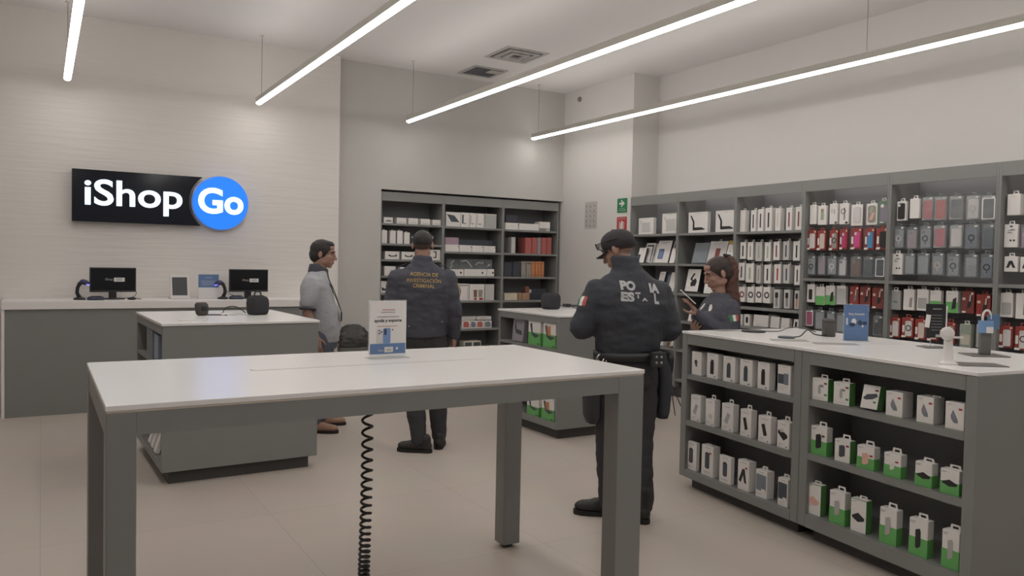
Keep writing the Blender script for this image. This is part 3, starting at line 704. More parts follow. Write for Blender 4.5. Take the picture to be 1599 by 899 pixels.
for i, (dd, cc, rr_) in enumerate([('white case in red pack', M_whitecase, None), ('clear case in red pack', M_beige, None), ('grey ringed case in red pack', M_taupe, M_ink), ('magenta case in red pack', M_mag, None), ('pink case in red pack', M_pink, None), ('blue case in red pack', M_blue, None), ('black case in red pack', M_ink, None)]):
    red_pack('d2', i, dd, cc, rr_)
case_pack('d3', 0, 'clear grey case, black ring', M_greycase, M_ink); case_pack('d3', 1, 'pinkish grey case pack', M_pinkgrey)
case_pack('d3', 2, 'clear grey case, white ring', M_greycase, M_whitecase); case_pack('d3', 3, 'white case with dark cameras', M_whitecase)
case_pack('d3', 4, 'brown leather phone case', M_brown); case_pack('d3', 5, 'black phone case pack', M_dkgrey, cam=False); case_pack('d3', 6, 'black case in white frame', M_navycard, frame=M_card, cam=False)
win_box('d4', 0, 'white box with black phone, leaning', M_card, lambda p: p.rr('phone_picture', M_ink, .25, .15, .7, .72, .006), .05)
def gw(p): p.rect('green_print', M_green, 0, 0, 1, .5).lines(M_inkl, .12, .88, .4, 2)
win_box('d4', 1, 'half green half white box', M_card, gw, .04)
def gwp(p): p.rect('green_print', M_green, 0, 0, 1, .5).poly('phone_picture', M_ink, [(.5, .15), (.85, .22), (.88, .72), (.6, .62)], lift=.001).lines(M_inkl, .12, .88, .4, 2)
win_box('d4', 2, 'green white box with black phone', M_card, gwp, .05)
win_box('d4', 3, 'plain white blister box', M_card, lambda p: p.lines(M_red, .1, .93, .3, 1).rr('film', M_film, .05, .05, .95, .86, .006, .002), .04)
red_plain('d4', 4, 'red pack with blue grey picture', M_redcard, M_slate); red_plain('d4', 5, 'red pack with dark cable', M_redcard2, M_ink); red_plain('d4', 6, 'dark red pack with cable', M_redcard2, M_ink)
case_pack('d5', 0, 'magenta case in white frame', M_mag, frame=M_card, cam=False)
for i in (1, 2, 3): case_pack('d5', i, ['', 'clear grey case pack', 'clear grey case behind black cup', 'clear grey case beside blue sign'][i], M_greycase, cam=False)
case_pack('d5', 6, 'black clear case pack', M_ink)
# bay e
win_box('e1', 0, 'white box with black phone case', M_card, lambda p: p.rr('phone_case', M_ink, .12, .07, .86, .9, .014, .003).rr('camera_cutout', M_card, .16, .72, .38, .86, .006, .001, .0034), .03)
win_box('e1', 1, 'plain white hanging box', M_card, lambda p: p.lines(M_inkl, .3, .9, .3, 1))
case_pack('e1', 2, 'rose red case in crinkled film', mat('rose_red_case', '#b84a5e', .4), film=M_film2, cam=False); case_pack('e1', 3, 'bright red case in crinkled film', mat('bright_red_case', '#b53a34', .4), film=M_film2, cam=False)
case_pack('e1', 4, 'dark clear case in film', M_dkgrey, film=M_film2, cam=False); case_pack('e1', 5, 'silver white case in film', M_whitecase, film=M_film2, ring=M_inkl, cam=False); case_pack('e1', 6, 'black case in white framed film', M_dkgrey, frame=M_card, film=M_film2, cam=False)
case_pack('e2', 0, 'grey clear case, white ring', M_greycase, M_whitecase); case_pack('e2', 1, 'plain grey clear case', M_pinkgrey); case_pack('e2', 2, 'grey clear case, dark ring', M_greycase, M_dkgrey)
case_pack('e2', 3, 'red clear case pack', mat('rose_red_case', '#b84a5e', .4), film=M_film2, cam=False); case_pack('e2', 4, 'silver case in crinkled film', M_whitecase, film=M_film2, cam=False)
case_pack('e2', 5, 'blue grey case, black ring', M_slate, M_ink, cam=False); case_pack('e2', 6, 'dark slate case pack', mat('dark_slate_case', '#5d666b', .4), cam=False)
def earp(p): p.ring('earbud_picture', M_ink, .5, .3, .008, .001).ring('earbud_picture', M_ink, .75, .3, .008, .001).poly('cord_picture', M_inkg, [(.2, .7), (.6, .8), (.9, .75), (.6, .72)]).poly('cord_picture', M_inkg, [(.15, .6), (.4, .68), (.7, .6), (.4, .62)]).rect('slot', M_ink, .42, .88, .62, .94)
win_box('e3', 0, 'white box with earbud pictures', M_card, earp)
case_pack('e3', 1, 'plain grey clear case', M_greycase, cam=False); case_pack('e3', 2, 'pale grey clear case', M_greycase, cam=False); case_pack('e3', 3, 'grey clear case, beige ring', M_greycase, M_beige, cam=False)
case_pack('e3', 4, 'grey clear case, dark ring', M_greycase, M_dkgrey); case_pack('e3', 5, 'light grey clear case', mat('light_grey_case', '#a3a6aa', .4), M_greycase, cam=False); case_pack('e3', 6, 'slate case, dark ring', M_slate, M_ink, cam=False)
win_box('e4', 0, 'pale grey cable pack', M_cardg, lambda p: p.poly('product_picture', M_slate, [(.2, .42), (.6, .48), (.9, .36), (.5, .34)]).rr('film', M_film, .03, .02, .97, .98, .006, .002), .03)
win_box('e4', 1, 'white box with dark phone picture', M_card, lambda p: p.poly('phone_picture', M_taupe, [(.55, .16), (.82, .14), (.86, .64), (.6, .56)]), .04)
win_box('e4', 2, 'white box with grey panel', M_card, lambda p: p.rr('grey_panel', M_inkl, .1, .1, .9, .6), .04)
win_box('e4', 3, 'half green box behind black pack', M_card, gw, .04); win_box('e4', 4, 'green white box with tall phone', M_card, gwp, .07)
red_plain('e4', 5, 'red pack with white badge', M_redcard2, M_ink); red_plain('e4', 6, 'red pack with dark product', M_redcard, M_ink)
red_pack('e5', 0, 'white case in red pack', M_whitecase); red_pack('e5', 1, 'white case, black ring, red pack', M_whitecase, M_ink); red_pack('e5', 2, 'clear case in red pack', M_beige)
red_pack('e5', 3, 'clear case behind black pack', M_beige); red_pack('e5', 4, 'red pack behind white charging stand', M_taupe)
win_box('e5', 5, 'pale green and cream clear case', M_sage, lambda p: p.rr('cream_panel', M_cream, .1, .1, .9, .55).rr('film', M_film, .02, .02, .98, .98, .006, .003), .05); win_box('e5', 6, 'pale grey clear case box', M_cardg, lambda p: p.rr('film', M_film, .05, .03, .95, .97, .01, .003), .05)
win_box('f1', 0, 'plain white hanging box', M_card, lambda p: p.lines(M_inkl, .3, .9, .3, 1), .06)
win_box('f2', 0, 'white box with earbud pictures', M_card, earp); case_pack('f2', 1, 'pink case pack cut by frame', M_purple)
tri = lambda p: p.poly('stand_picture', M_ink, [(.15, .25), (.35, .7), (.6, .72), (.85, .25), (.65, .25), (.5, .5), (.35, .25)])
win_box('f3', 0, 'white box with black stand picture', M_card, tri); win_box('f3', 1, 'white box, black stand, cut off', M_card, tri)
win_box('f4', 0, 'white and grey hanging box', M_card, lambda p: p.rr('grey_panel', M_inkl, .1, .1, .9, .6), .05); win_box('f4', 1, 'white box with dark picture', M_card, lambda p: p.poly('phone_picture', M_taupe, [(.55, .16), (.82, .14), (.86, .64), (.6, .56)]), .05)
red_pack('f5', 0, 'white case in red pack', M_whitecase); red_pack('f5', 1, 'ringed case in red pack', M_whitecase, M_ink)

# --- alcove products
GA = 'boxes on the alcove shelves'
def al(key, i, y=9.47, z=None):
    xc, zz, w_, h_ = T[key][i]
    return (xc, y, zz if z is None else z), w_, h_
def alp(key, i, name, desc, m, d, y=9.47, bi=None, z=None, fw=.97, cat='box', row=None, lean=0):
    l, w_, h_ = al(key, i, y, z if z is not None else AB[key[0]][bi])
    dz = T[key][i][1]-l[2]
    return Prod(name, lab(desc, key if row is None else key[0]+row, i, kind=SHF), cat, GA, l, 0, w_*fw, h_+dz, d, m, lean)
for i in range(5):
    p = alp('p1', i, 'mouse_box', 'small white box with dark mouse picture' if i == 0 else 'small white box with grey line', M_card, .1, bi=0)
    if i == 0: p.poly('mouse_picture', M_ink, [(.15, .25), (.25, .45), (.5, .52), (.75, .47), (.88, .25), (.7, .32), (.3, .32)])
    else: p.rect('pale_line', M_inkg, .18, .2, .85, .26)
for i in range(4): alp('p2', i, 'cable_box', ['slim white upright box', 'slim white upright box with tab', 'taller slim white upright box', 'slim white box beside shaved head'][i], M_card, .06, bi=1).lines(M_inkl, .3, .2, .4, 1).tab(M_card, .03, .015)
for i in range(3):
    p = alp('p3', i, 'controller_box', ['white box with black curved handle picture', 'white box with black curve behind shoulder', 'white box with black bracket beside ear'][i], M_card, .1, bi=2)
    if i < 2: p.poly('curved_picture', M_ink, [(.22, .58), (.3, .6), (.42, .46), (.65, .46), (.78, .62), (.84, .6), (.78, .36), (.4, .32), (.28, .4)])
    else: p.poly('bracket_picture', M_ink, [(.3, .2), (.6, .2), (.6, .85), (.3, .85), (.3, .75), (.5, .75), (.5, .3), (.3, .3)])
for i in range(2): alp('p4', i, 'accessory_box', ['small white box beside dark shoulder', 'small white box behind dark shoulder'][i], M_card, .1, bi=3).rect('grey_print', M_inkl, .5, .3, .85, .6)
alp('p5', 0, 'accessory_box', 'white box with black print', M_card, .1, bi=4).poly('black_print', M_ink, [(.1, .5), (.5, .35), (.9, .55), (.6, .2), (.2, .2)])
q1 = ['white box with dark grey tablet picture', 'white box with dark upright stand picture', 'white box with thin stand picture', 'white box with faint picture', 'white box in shiny film']
for i in range(5):
    p = alp('q1', i, 'tablet_case_box', q1[i], M_card if i < 4 else M_cardg, .12, bi=0, fw=.99)
    if i == 0: p.poly('tablet_picture', M_dkgrey, [(.05, .85), (.55, .78), (.92, .33), (.35, .33)])
    elif i < 4: p.rect('stand_picture', [0, M_dkgrey, M_inkg, M_inkl][i], .12, .25, .12+[0, .18, .08, .05][i], .85).poly('stand_foot', M_inkg, [(.15, .22), (.6, .22), (.6, .3), (.2, .27)])
    else: p.rr('film', M_film2, .03, .05, .97, .95, .01, .004).rect('stand_picture', M_inkg, .02, .2, .1, .9)
for i in range(4): alp('q2', i, 'flat_keyboard_box', ['long flat white box under mauve box', 'long flat white box in the row', 'long flat white box in the row', 'long flat white box by bay side'][i], M_card, .2, bi=1, fw=.99).ring('black_dot', M_ink, .93, .75, .007, .001).lines(M_inkl, .3, .2, .3, 1)
z_ = AB['q'][1]+T['q2'][0][3]+T['q2'][0][1]-AB['q'][1]
p = Prod('mauve_box', 'mauve box lying on flat white box, second shelf, middle alcove bay', 'box', GA, (T['q2b'][0][0], 9.475, z_+.0005), 0, .205, .095, .18, M_purple)
p = Prod('navy_flat_box', 'long dark navy box lying on flat white boxes, middle alcove bay', 'box', GA, (T['q2b'][1][0], 9.52, z_+.004), 0, .54, .07, .14, M_navycard)
for i in range(3): alp('q3', i, 'cable_bag_box', ['white box with black dot under clear bag', 'widest white box with black dot', 'short white box with black dot'][i], M_card, .14, bi=2, fw=.98).ring('black_dot', M_ink, .82, .5, .014, .001).lines(M_inkl, .1, .55, .5, 1)
for i in range(4):
    xc, zz, w_, h_ = T['q3b'][i]
    p = Prod('cable_bag', 'clear bag with %s, third shelf, middle alcove bay' % ['thick white wavy strap', 'white curled cable', 'bundled white cable', 'grey pouch at right end'][i], 'bag', 'clear cable bags in alcove', (xc, 9.52, T['q3'][0][1]+T['q3'][0][3]+.0025+(0 if i == 0 else .004)), 0, w_*.96, h_*.9, .04, M_film)
    pts = [[(-.3, 0), (-.1, .3), (-.2, .6), (.1, .9)], [(-.4, .8), (0, .9), (.25, .5), (.45, .1)], [(-.35, .4), (-.1, .7), (.3, .6), (.35, .85)], [(-.2, .2), (0, .5), (.2, .3)]][i]
    MB().tube([(a*p.w, -.004, .01+b*p.h*.85) for a, b in pts], .006, 6).build('white_cable', M_paper, p.t, True)
for i in range(3):
    p = alp('q4', i, 'phone_accessory_box', ['tall white box behind navy shoulder', 'tall white box with two dark phones', 'tall pale box at bay side'][i], M_card if i < 2 else M_cardg, .12, bi=3)
    if i == 1: p.poly('phone_picture', M_brown, [(.28, .2), (.5, .2), (.5, .65), (.25, .65)]).poly('phone_picture', M_taupe, [(.6, .2), (.85, .2), (.9, .65), (.58, .65)]).rect('red_print', M_red, .3, .04, .48, .16, lift=.001).rect('red_print', M_red, .65, .04, .9, .16, lift=.001)
    elif i == 0: p.rect('grey_edge', M_inkl, .02, .85, .98, .95).rect('grey_edge', M_inkl, .86, .1, .92, .8)
for i in range(4):
    p = alp('q5', i, 'folio_box', ['white box with red folio, leftmost', 'white box with grey folio, narrow', 'white box with red folio, second', 'white box with grey folio, rightmost'][i], M_card, .14, bi=4)
    p.poly('folio_picture', M_coral if i % 2 == 0 else M_slate, [(.1, .15), (.85, .12), (.9, .55), (.72, .9), (.12, .85)])
for i in range(2):
    xc, zz, w_, h_ = T['q5b'][i]
    Prod('flat_white_box', 'flat pale box on folio boxes, %s half, middle alcove bay' % ['left', 'right'][i], 'box', GA, (xc, 9.475, T['q5'][0][1]+T['q5'][0][3]+.0045), 0, w_*.98, h_, .13, M_cardg).lines(M_inkg, .1, .6, .7, 2, .2)
p = alp('q6', 0, 'framed_box', 'pale box with dark front panels', M_cream, .15, bi=5); p.rect('dark_panel', M_dkgrey, .05, .1, .45, .8).rect('dark_panel', M_dkgrey, .55, .1, .95, .8)
alp('r1', 0, 'flat_box', 'flat white box below dark navy box', M_card, .18, bi=0, fw=.99).ring('black_dot', M_ink, .97, .8, .007, .001); alp('r1', 1, 'flat_box', 'long flat white box', M_card, .18, bi=0, fw=.99).lines(M_inkl, .1, .5, .3, 1)
p = alp('r1', 2, 'dock_box', 'short white box with grey base', M_card, .14, bi=0); p.rect('grey_base', M_inkg, 0, 0, 1, .3).rect('clear_foot', M_cardg, .62, .02, .95, .22, lift=.001)
Prod('navy_box', 'dark navy box lying on flat white box, top shelf, right alcove bay', 'box', GA, (T['r1b'][0][0], 9.48, 2.119), 0, .19, .11, .16, M_navycard)
r2 = [('slim pale grey upright cover', M_cardg), ('red upright folio cover, widest', M_coral), ('red upright folio cover', M_coral), ('grey upright folio between red ones', mat('grey_folio', '#9a8f95', .5)), ('red upright folio right of grey', M_coral), ('red upright folio at row end', M_coral)]
for i, (dd, m) in enumerate(r2):
    p = alp('r2', i, 'folio_cover', dd, m, .2, bi=1, fw=.96); p.rect('spine_label', m if i else M_paper, .3, .05, .7, .08).ring('dot', M_redcard2, .12, .72, .006, .001)
r3 = [('dark navy upright case', M_navycard), ('dark navy upright case', M_navycard), ('taupe grey upright case', M_taupe), ('taupe upright case with black bar', M_taupe), ('orange upright case', M_orange), ('narrow orange upright case', M_orange), ('narrow orange upright case', M_orange), ('narrow orange upright case', M_orange)]
ORD8 = ORD+['eighth']
for i, (dd, m) in enumerate(r3):
    l, w_, h_ = al('r3', i, 9.47, AB['r'][2])
    p = Prod('sleeve_case', '%s, %s on third shelf, right alcove bay' % (dd, ORD8[i]), 'case', GA, l, 0, w_*.97, h_, .2, m)
    if i > 1: p.ring('black_dot', M_ink, .5, .1, .007, .001).rect('black_mark', M_ink, .42, .82, .58, .9)
    if i == 3: p.rect('black_bar', M_ink, .1, .84, .9, .89, lift=.001)
for i, (dd, m) in enumerate([('cream flat box', M_cream), ('small kraft box', M_kraft), ('brown kraft box', M_kraft)]): alp('r4', i, 'kraft_box', dd, m, .16, bi=3).lines(M_taupe, .1, .8, .6, 1)
p = Prod('small_figure_box', 'small brown red box on kraft box, fourth shelf, right alcove bay', 'box', GA, (5.954, 9.49, T['r4'][2][1]+T['r4'][2][3]+.003), 0, .06, .09, .06, mat('brown_red_card', '#8c5546', .5)); p.rect('dark_print', M_brown, .2, .3, .8, .8)
p = Prod('navy_case_box', 'dark navy box behind white card, fourth shelf, right alcove bay', 'box', GA, (6.15, 9.55, AB['r'][3]), 0, .30, .16, .12, M_navycard); p.rect('white_price_card', M_paper, -.06+.02, .62, .19, .93)
# ------------------------------------------------------------------ service counter under the sign
t = thing('service_counter', 'long grey service counter with thick white top under the sign', 'counter', (0, 0, 0))
MB().box(-.315, 8.70, 1.022, 2.90, 9.275, 1.10, .004).build('worktop', M_counter_top, t)
MB().box(-.29, 8.725, 0, 2.88, 8.76, 1.022).build('front_panel', M_lam, t)
MB().box(-.315, 8.71, 0, -.29, 9.27, 1.022).build('side_panel', M_counter_top, t)
MB().box(2.86, 8.76, 0, 2.88, 9.27, 1.022).build('end_panel', M_lam, t)
CT = 1.1
def monitor(x, y, label, rz):
    t = thing('monitor', label, 'monitor', (x, y, CT), rz, 'monitors on the service counter')
    w_, zb, zt = .43, .075, .325
    MB().box(-w_/2, 0, zb, w_/2, .028, zt, .004).build('bezel', M_black, t)
    s = MB().box(-w_/2+.012, -.0012, zb+.02, w_/2-.012, 0, zt-.012).build('screen', M_screen, t)
    text_obj('screen_wording', 'iShop', M_inkl, t, (-.075, -.0025, .195), .04, width=.07)
    MB().box(.005, -.0025, .182, .105, -.0014, .222).build('screen_logo_block', M_paper, t)
    text_obj('screen_logo_wording', 'GO', M_navy, t, (.055, -.004, .192), .03, width=.05, align='CENTER')
    MB().box(-.035, .028, .01, .035, .06, .2, .004).build('stand_neck', M_black, t)
    MB().box(-.1, -.05, 0, .1, .11, .012, .004).build('stand_base', M_black, t)
monitor(.64, 9.0, 'black monitor on counter between left scanner and tablet', .1)
monitor(1.99, 9.0, 'black monitor on counter at right, behind the round black speaker', .1)
def scanner(x, y, label, rz):
    t = thing('barcode_scanner', label, 'scanner', (x, y, CT), rz, 'barcode scanners on the counter')
    MB().lathe([(.055, 0), (.055, .012), (.04, .022), (.02, .03)], (0, 0, 0), 20).build('base', M_black, t, True)
    pts = [(0, 0, .02), (-.022, 0, .07), (-.018, 0, .12), (.0, 0, .16), (.03, 0, .18)]
    MB().tube(pts, [.02, .018, .017, .02, .024], 12).build('neck', M_black, t, True)
    MB().ell((.045, 0, .175), (.045, .036, .028), rot=(0, .35, 0)).build('head', mat('scanner_shell', '#3a3f66', .4), t, True)
    MB().ell((.062, 0, .156), (.03, .03, .008), rot=(0, .35, 0)).build('scan_window', M_scan, t, True)
scanner(.335, 8.95, 'black curved barcode scanner with blue glow, left of left monitor', 0)
scanner(1.70, 8.93, 'black curved barcode scanner with blue glow, beside the blue topped card', PI)
def terminal(x, y, label):
    t = thing('card_terminal', label, 'card terminal', (x, y, CT), .2, 'card terminals on the counter')
    MB().loft([(0, .075, .05, 0), (.012, .08, .055, 0), (.03, .07, .045, 0), (.038, .05, .03, .005)], 24, 3).build('body', mat('terminal_navy', '#2f3448', .4), t, True)
    MB().box(-.045, -.03, .036, .045, .012, .041, .003).build('keypad', M_black, t)
terminal(.475, 8.88, 'low navy card terminal beside left monitor stand'); terminal(1.83, 8.88, 'low navy card terminal beside right monitor stand')
t = thing('mouse', 'flat black mouse on counter right of left monitor stand', 'mouse', (.80, 8.86, CT)); MB().ell((0, 0, .014), (.045, .03, .014)).build('body', M_black, t, True)
MB().tube([(.04, .02, .012), (.07, .06, .006), (.1, .12, .004), (.06, .2, .004)], .003, 6).build('cord', M_black, t)
def cord(name, label, pts, r=.003, m=None, loc=(0, 0, 0)):
    o = MB().tube(smooth_path(pts), r, 6).build(name, m or M_black, None, True)
    o['label'] = label; o['category'] = 'cable'
    return o
def smooth_path(pts, k=6):
    P = [Vector(p) for p in pts]; out = []
    for i in range(len(P)-1):
        p0 = P[max(i-1, 0)]; p1 = P[i]; p2 = P[i+1]; p3 = P[min(i+2, len(P)-1)]
        for j in range(k):
            s = j/k
            out.append(.5*((2*p1)+(p2-p0)*s+(2*p0-5*p1+4*p2-p3)*s*s+(3*p1-p0-3*p2+p3)*s**3))
    out.append(P[-1]); return out
cord('monitor_cable', 'thin black cable drooping behind the left monitor on counter', [(.80, 9.05, CT+.12), (.86, 9.07, CT+.07), (.83, 9.08, CT+.02), (.72, 9.1, CT+.004)])
cord('monitor_cable', 'thin black cable between card terminal and right monitor on counter', [(1.74, 8.99, CT+.1), (1.78, 9.0, CT+.06), (1.86, 9.02, CT+.02), (1.95, 9.12, CT+.004)])
t = thing('tablet', 'white tablet with dark screen standing on counter between the monitors', 'tablet', (1.275, 8.98, CT), .05)
Mx = Matrix.Rotation(-.2, 4, 'X')
o = MB().box(-.095, 0, .02, .095, .012, .255, .004).build('body', M_paper, t); o.rotation_euler = (-.2, 0, 0)
o = MB().box(-.075, -.0015, .04, .075, 0, .235).build('screen', mat('tablet_screen', '#3c3a3f', .3), t); o.rotation_euler = (-.2, 0, 0)
MB().box(-.1, -.03, 0, .1, .09, .022, .004).build('stand', M_paper, t)
t = thing('counter_card', 'small acrylic counter card with blue top and white lower half', 'sign', (1.555, 8.95, CT), .05)
MB().box(-.105, 0, 0, .105, .006, .265).build('card', M_paper, t)
MB().box(-.105, -.0012, .125, .105, -.0002, .265).build('blue_print', M_signblue, t)
text_obj('wording', 'iShop GO', M_paper, t, (0, -.003, .225), .03, width=.07, align='CENTER')
MB().box(-.08, -.002, .19, .08, -.0014, .194).box(-.07, -.002, .172, .07, -.0014, .176).box(-.075, -.002, .154, .075, -.0014, .158).build('printed_lines', M_cardg, t)
MB().box(-.11, -.03, 0, .11, .05, .006).build('foot', M_acryl, t)
# trash bin with black liner
t = thing('waste_bin', 'grey waste bin with dark liner bunched on top beside grey wall', 'bin', (3.10, 8.72, 0), -.3)
MB().loft([(0, .15, .15, 0), (.5, .17, .17, 0), (.56, .175, .175, 0)], 28, 4).build('body', mat('bin_grey', '#6e6d6b', .5), t)
bb = MB().loft([(.555, .185, .18, 0), (.62, .19, .185, 0), (.70, .18, .17, .01), (.77, .13, .12, .01), (.80, .06, .05, 0)], 28, 3)
mobj('liner', fuse(bb, .012, 3, .018, 9, 3), mat('bin_liner_black', '#3a3937', .5), t)

# ------------------------------------------------------------------ display islands
def island(name, label, loc, rz, L, W, H, sides, shelves, side_open='-x', group='display islands'):
    """local: front-left corner at origin, x right (L), y back (W); open shelving on the -x side"""
    t = thing(name, label, 'display counter', loc, rz, group)
    MB().box(-.008, -.008, H-.018, L+.008, W+.008, H, .002, 1).build('worktop', M_quartz, t)
    MB().box(0, 0, .09, L, .03, H-.018, .003, 1).build('front_panel', M_lam, t)
    MB().box(0, W-.03, .09, L, W, H-.018, .003, 1).build('back_panel', M_lam, t)
    MB().box(L-.03, .03, .09, L, W-.03, H-.018, .003, 1).build('side_panel', M_lam, t)
    MB().box(0, .03, H-.078, L-.03, W-.03, H-.018).build('top_rail', M_lam, t)
    MB().box(0, .03, .09, L-.03, W-.03, .15).build('bottom_board', M_lam, t)
    MB().box(.34, .03, .15, .36, W-.03, H-.078).build('inner_back', M_lamd, t)
    for z in shelves: MB().box(.004, .03, z-.025, .34, W-.03, z).build('shelf_board', M_lam, t)
    for y in sides: MB().box(.0, y-.01, .15, .34, y+.01, H-.078).build('divider', M_lam, t)
    MB().box(.05, .05, 0, L-.05, W-.05, .09).build('plinth', M_plinth, t)
    return t
island('display_island', 'grey display island with white top in front of service counter', (.70, 5.70, 0), math.radians(1.5), 1.07, 1.28, 1.10, (), (.80, .48))
island('display_island', 'grey display island with white top behind the uniformed man with cap', (3.895, 5.68, 0), 0, 1.05, 1.05, 1.10, (), (.80, .48))
GI = 'boxes in the display islands'
def islp(name, label, x, yc, z, w_, h_, d, m, lean=0):
    return Prod(name, label, 'box', GI, (x, yc, z), -PI/2, w_, h_, d, m, lean)
p = islp('case_box', 'blue grey box standing in open side of left island', .695, 6.38, .8005, .34, .21, .05, M_slate); p.rr('film', M_film, .05, .05, .95, .95, .008, .002)
p = islp('case_box', 'pale blue tall box, left island side', .70, 6.03, .8005, .22, .2, .05, mat('pale_blue_card', '#8793a3', .5))
for i in range(3): islp('phone_box', ['white leaning box low in left island, farthest', 'white leaning box low in left island, middle', 'white leaning box low in left island, nearest'][i], .695, 6.40-.17*i, .1505, .10, .19, .03, M_card, .3)
p = islp('tablet_case_box', 'grey lilac box with dark folded case picture, mid island top shelf', 3.91, 6.40, .8005, .2, .215, .05, mat('lilac_grey_card', '#97919a', .5), .1); p.poly('case_picture', M_dkgrey, [(.2, .95), (.35, .55), (.8, .5), (.9, .3), (.35, .35), (.15, .6)])
def green_box(label, yc, z, w_, h_, tip):
    p = islp('laptop_stand_box', label, 3.905, yc, z, w_, h_, .06, M_card)
    p.band('green_print', M_green, .002, .52)
    p.poly('stand_picture', M_dkgrey, [(.15, .85), (.32, .9), (.38, .5), (.75, .45), (.95, .42), (.6, .3), (.3, .42)], lift=.001)
    if tip: p.poly('orange_picture', M_orange, [(.3, .82), (.6, .88), (.62, .5), (.4, .48)], lift=.002)
    p.rect('black_mark', M_ink, .75, .05, .92, .09, lift=.001)
green_box('green white box with grey stand, mid island upper second from front', 6.09, .8005, .205, .225, False); green_box('green white box with orange tip, mid island upper shelf, front', 5.84, .8005, .2, .225, True)
green_box('green white box second on low shelf of mid island', 6.09, .1505, .2, .16, False); green_box('green white box with orange tip, front of mid island low shelf', 5.84, .1505, .2, .19, True)
# speakers and small things on the islands
def cube_speaker(x, y, label, s=1, handle=False):
    t = thing('smart_speaker', label, 'speaker', (x, y, 1.1), .2)
    sec = [(0, .055, .055, 0), (.006, .068, .068, 0), (.03, .076, .076, 0), (.09, .078, .078, 0), (.125, .074, .074, 0), (.145, .06, .06, 0), (.15, .04, .04, 0)]
    MB().loft([(z*s, a*s, b*s, 0) for z, a, b, _ in sec], 32, 3.6).build('fabric_body', M_blackfab, t, True)
    MB().lathe([(.05*s, .149*s), (.05*s, .153*s), (.01, .154*s)], (0, 0, 0), 24).build('top_plate', M_blackg, t, True)
    if handle: MB().tube(smooth_path([(-.03, 0, .146), (-.022, 0, .175), (0, 0, .186), (.022, 0, .175), (.03, 0, .146)]), .006, 8).build('carry_loop', M_black, t, True)
cube_speaker(1.49, 6.43, 'rounded black speaker with carry loop on left island', 1.0, True)
cube_speaker(4.37, 6.52, 'rounded black speaker on mid island beside grey wall shelving', 1.08)
t = thing('small_speaker', 'small tapered black speaker on left part of left island', 'speaker', (1.07, 6.43, 1.1), .3)
MB().loft([(0, .03, .025, 0), (.012, .042, .035, 0), (.05, .05, .04, .004), (.085, .048, .034, .010), (.1, .036, .022, .014)], 28, 2.8).build('body', mat('dark_taupe_fabric', '#4a4543', .8, bump=.3, bscale=300), t, True)
MB().lathe([(.022, 0), (.026, .004), (.012, .008)], (0, 0, 0), 20, Matrix.Translation((0, -.034, .055)) @ Matrix.Rotation(PI/2+.2, 4, 'X')).build('driver_ring', M_black, t, True)
cord('speaker_cable', 'thin dark cable arching to rounded speaker on left island', [(1.40, 6.45, 1.115), (1.34, 6.5, 1.16), (1.27, 6.52, 1.155), (1.23, 6.48, 1.11), (1.22, 6.42, 1.105)], .004)
cord('speaker_cable', 'thin dark cable lying beside small speaker on left island', [(1.11, 6.45, 1.104), (1.17, 6.42, 1.104), (1.24, 6.36, 1.104)], .004)
t = thing('sensor_hub', 'white acrylic security block on left island between speakers', 'security block', (1.25, 6.4, 1.1), .2)
MB().box(-.05, -.03, 0, .05, .03, .016, .004).build('block', M_paper, t); MB().box(.01, -.035, .0, .11, -.095, .008, .002).build('plate', M_acryl, t)
t = thing('flat_pad', 'pale flat round pad near front left of left island', 'pad', (.93, 5.95, 1.1)); MB().lathe([(.085, 0), (.085, .003), (.01, .004)], (0, 0, 0), 28, sx=1.2, sy=.8).build('pad', M_cardg, t)
cord('speaker_cable', 'thin black cable from rounded speaker on mid island', [(4.45, 6.53, 1.11), (4.52, 6.55, 1.135), (4.6, 6.52, 1.13), (4.63, 6.44, 1.104)], .004)
t = thing('acrylic_riser', 'low clear acrylic riser with black gadget on mid island, beside cap wearer', 'display stand', (4.705, 6.585, 1.1))
MB().box(-.12, -.06, 0, .12, .06, .016, .002).build('base', M_acryl, t); MB().box(-.12, -.04, .016, -.07, .04, .05, .006).build('small_gadget', M_black, t); MB().box(-.04, -.05, .028, .14, .05, .036, .002).build('black_tray', M_black, t); MB().box(.0, -.04, .016, .1, .04, .028).build('riser_block', M_paper, t)
t = thing('flat_pad', 'pale flat pad at far left end of mid island', 'pad', (4.02, 6.55, 1.1)); MB().lathe([(.06, 0), (.06, .003), (.01, .004)], (0, 0, 0), 24).build('pad', M_inkl, t)

# ------------------------------------------------------------------ central table
t = thing('display_table', 'long white topped grey display table in the foreground', 'table', (.166, 2.62, 0))
TW, TD = 2.09, 1.10
tb = MB().box(0, 0, 1.082, TW, TD, 1.10, .002, 1).build('tabletop', M_quartz, t)
MB().box(.004, .004, 1.076, TW-.004, TD-.004, 1.082).build('tabletop_underlay', M_quartz_edge, t)
for (n, b) in (('apron', (.086, .004, 1.005, TW-.14, .03, 1.076)), ('apron', (.086, TD-.03, 1.005, TW-.105, TD-.004, 1.076)), ('apron', (.004, .1, .995, .03, TD-.1, 1.076)), ('apron', (TW-.03, .1, 1.0, TW-.004, TD-.1, 1.076))):
    MB().box(*b).build(n, M_lam, t)
for (x0, y0, x1, y1) in ((.002, .002, .086, .1), (TW-.14, .002, TW-.002, .1), (.002, TD-.1, .086, TD-.002), (TW-.105, TD-.1, TW-.002, TD-.002)):
    lg = MB().box(x0, y0, .02, x1, y1, 1.076, .004, 2).build('leg', M_lam, t)
    MB().lathe([(.03, 0), (.032, .006), (.026, .022)], ((x0+x1)/2, (y0+y1)/2, 0), 16).build('foot', M_plinth, lg)
mb = MB().box(.56, .595, 1.0995, 1.62, .603, 1.1003).box(.56, .605, 1.0995, .568, .64, 1.1003)
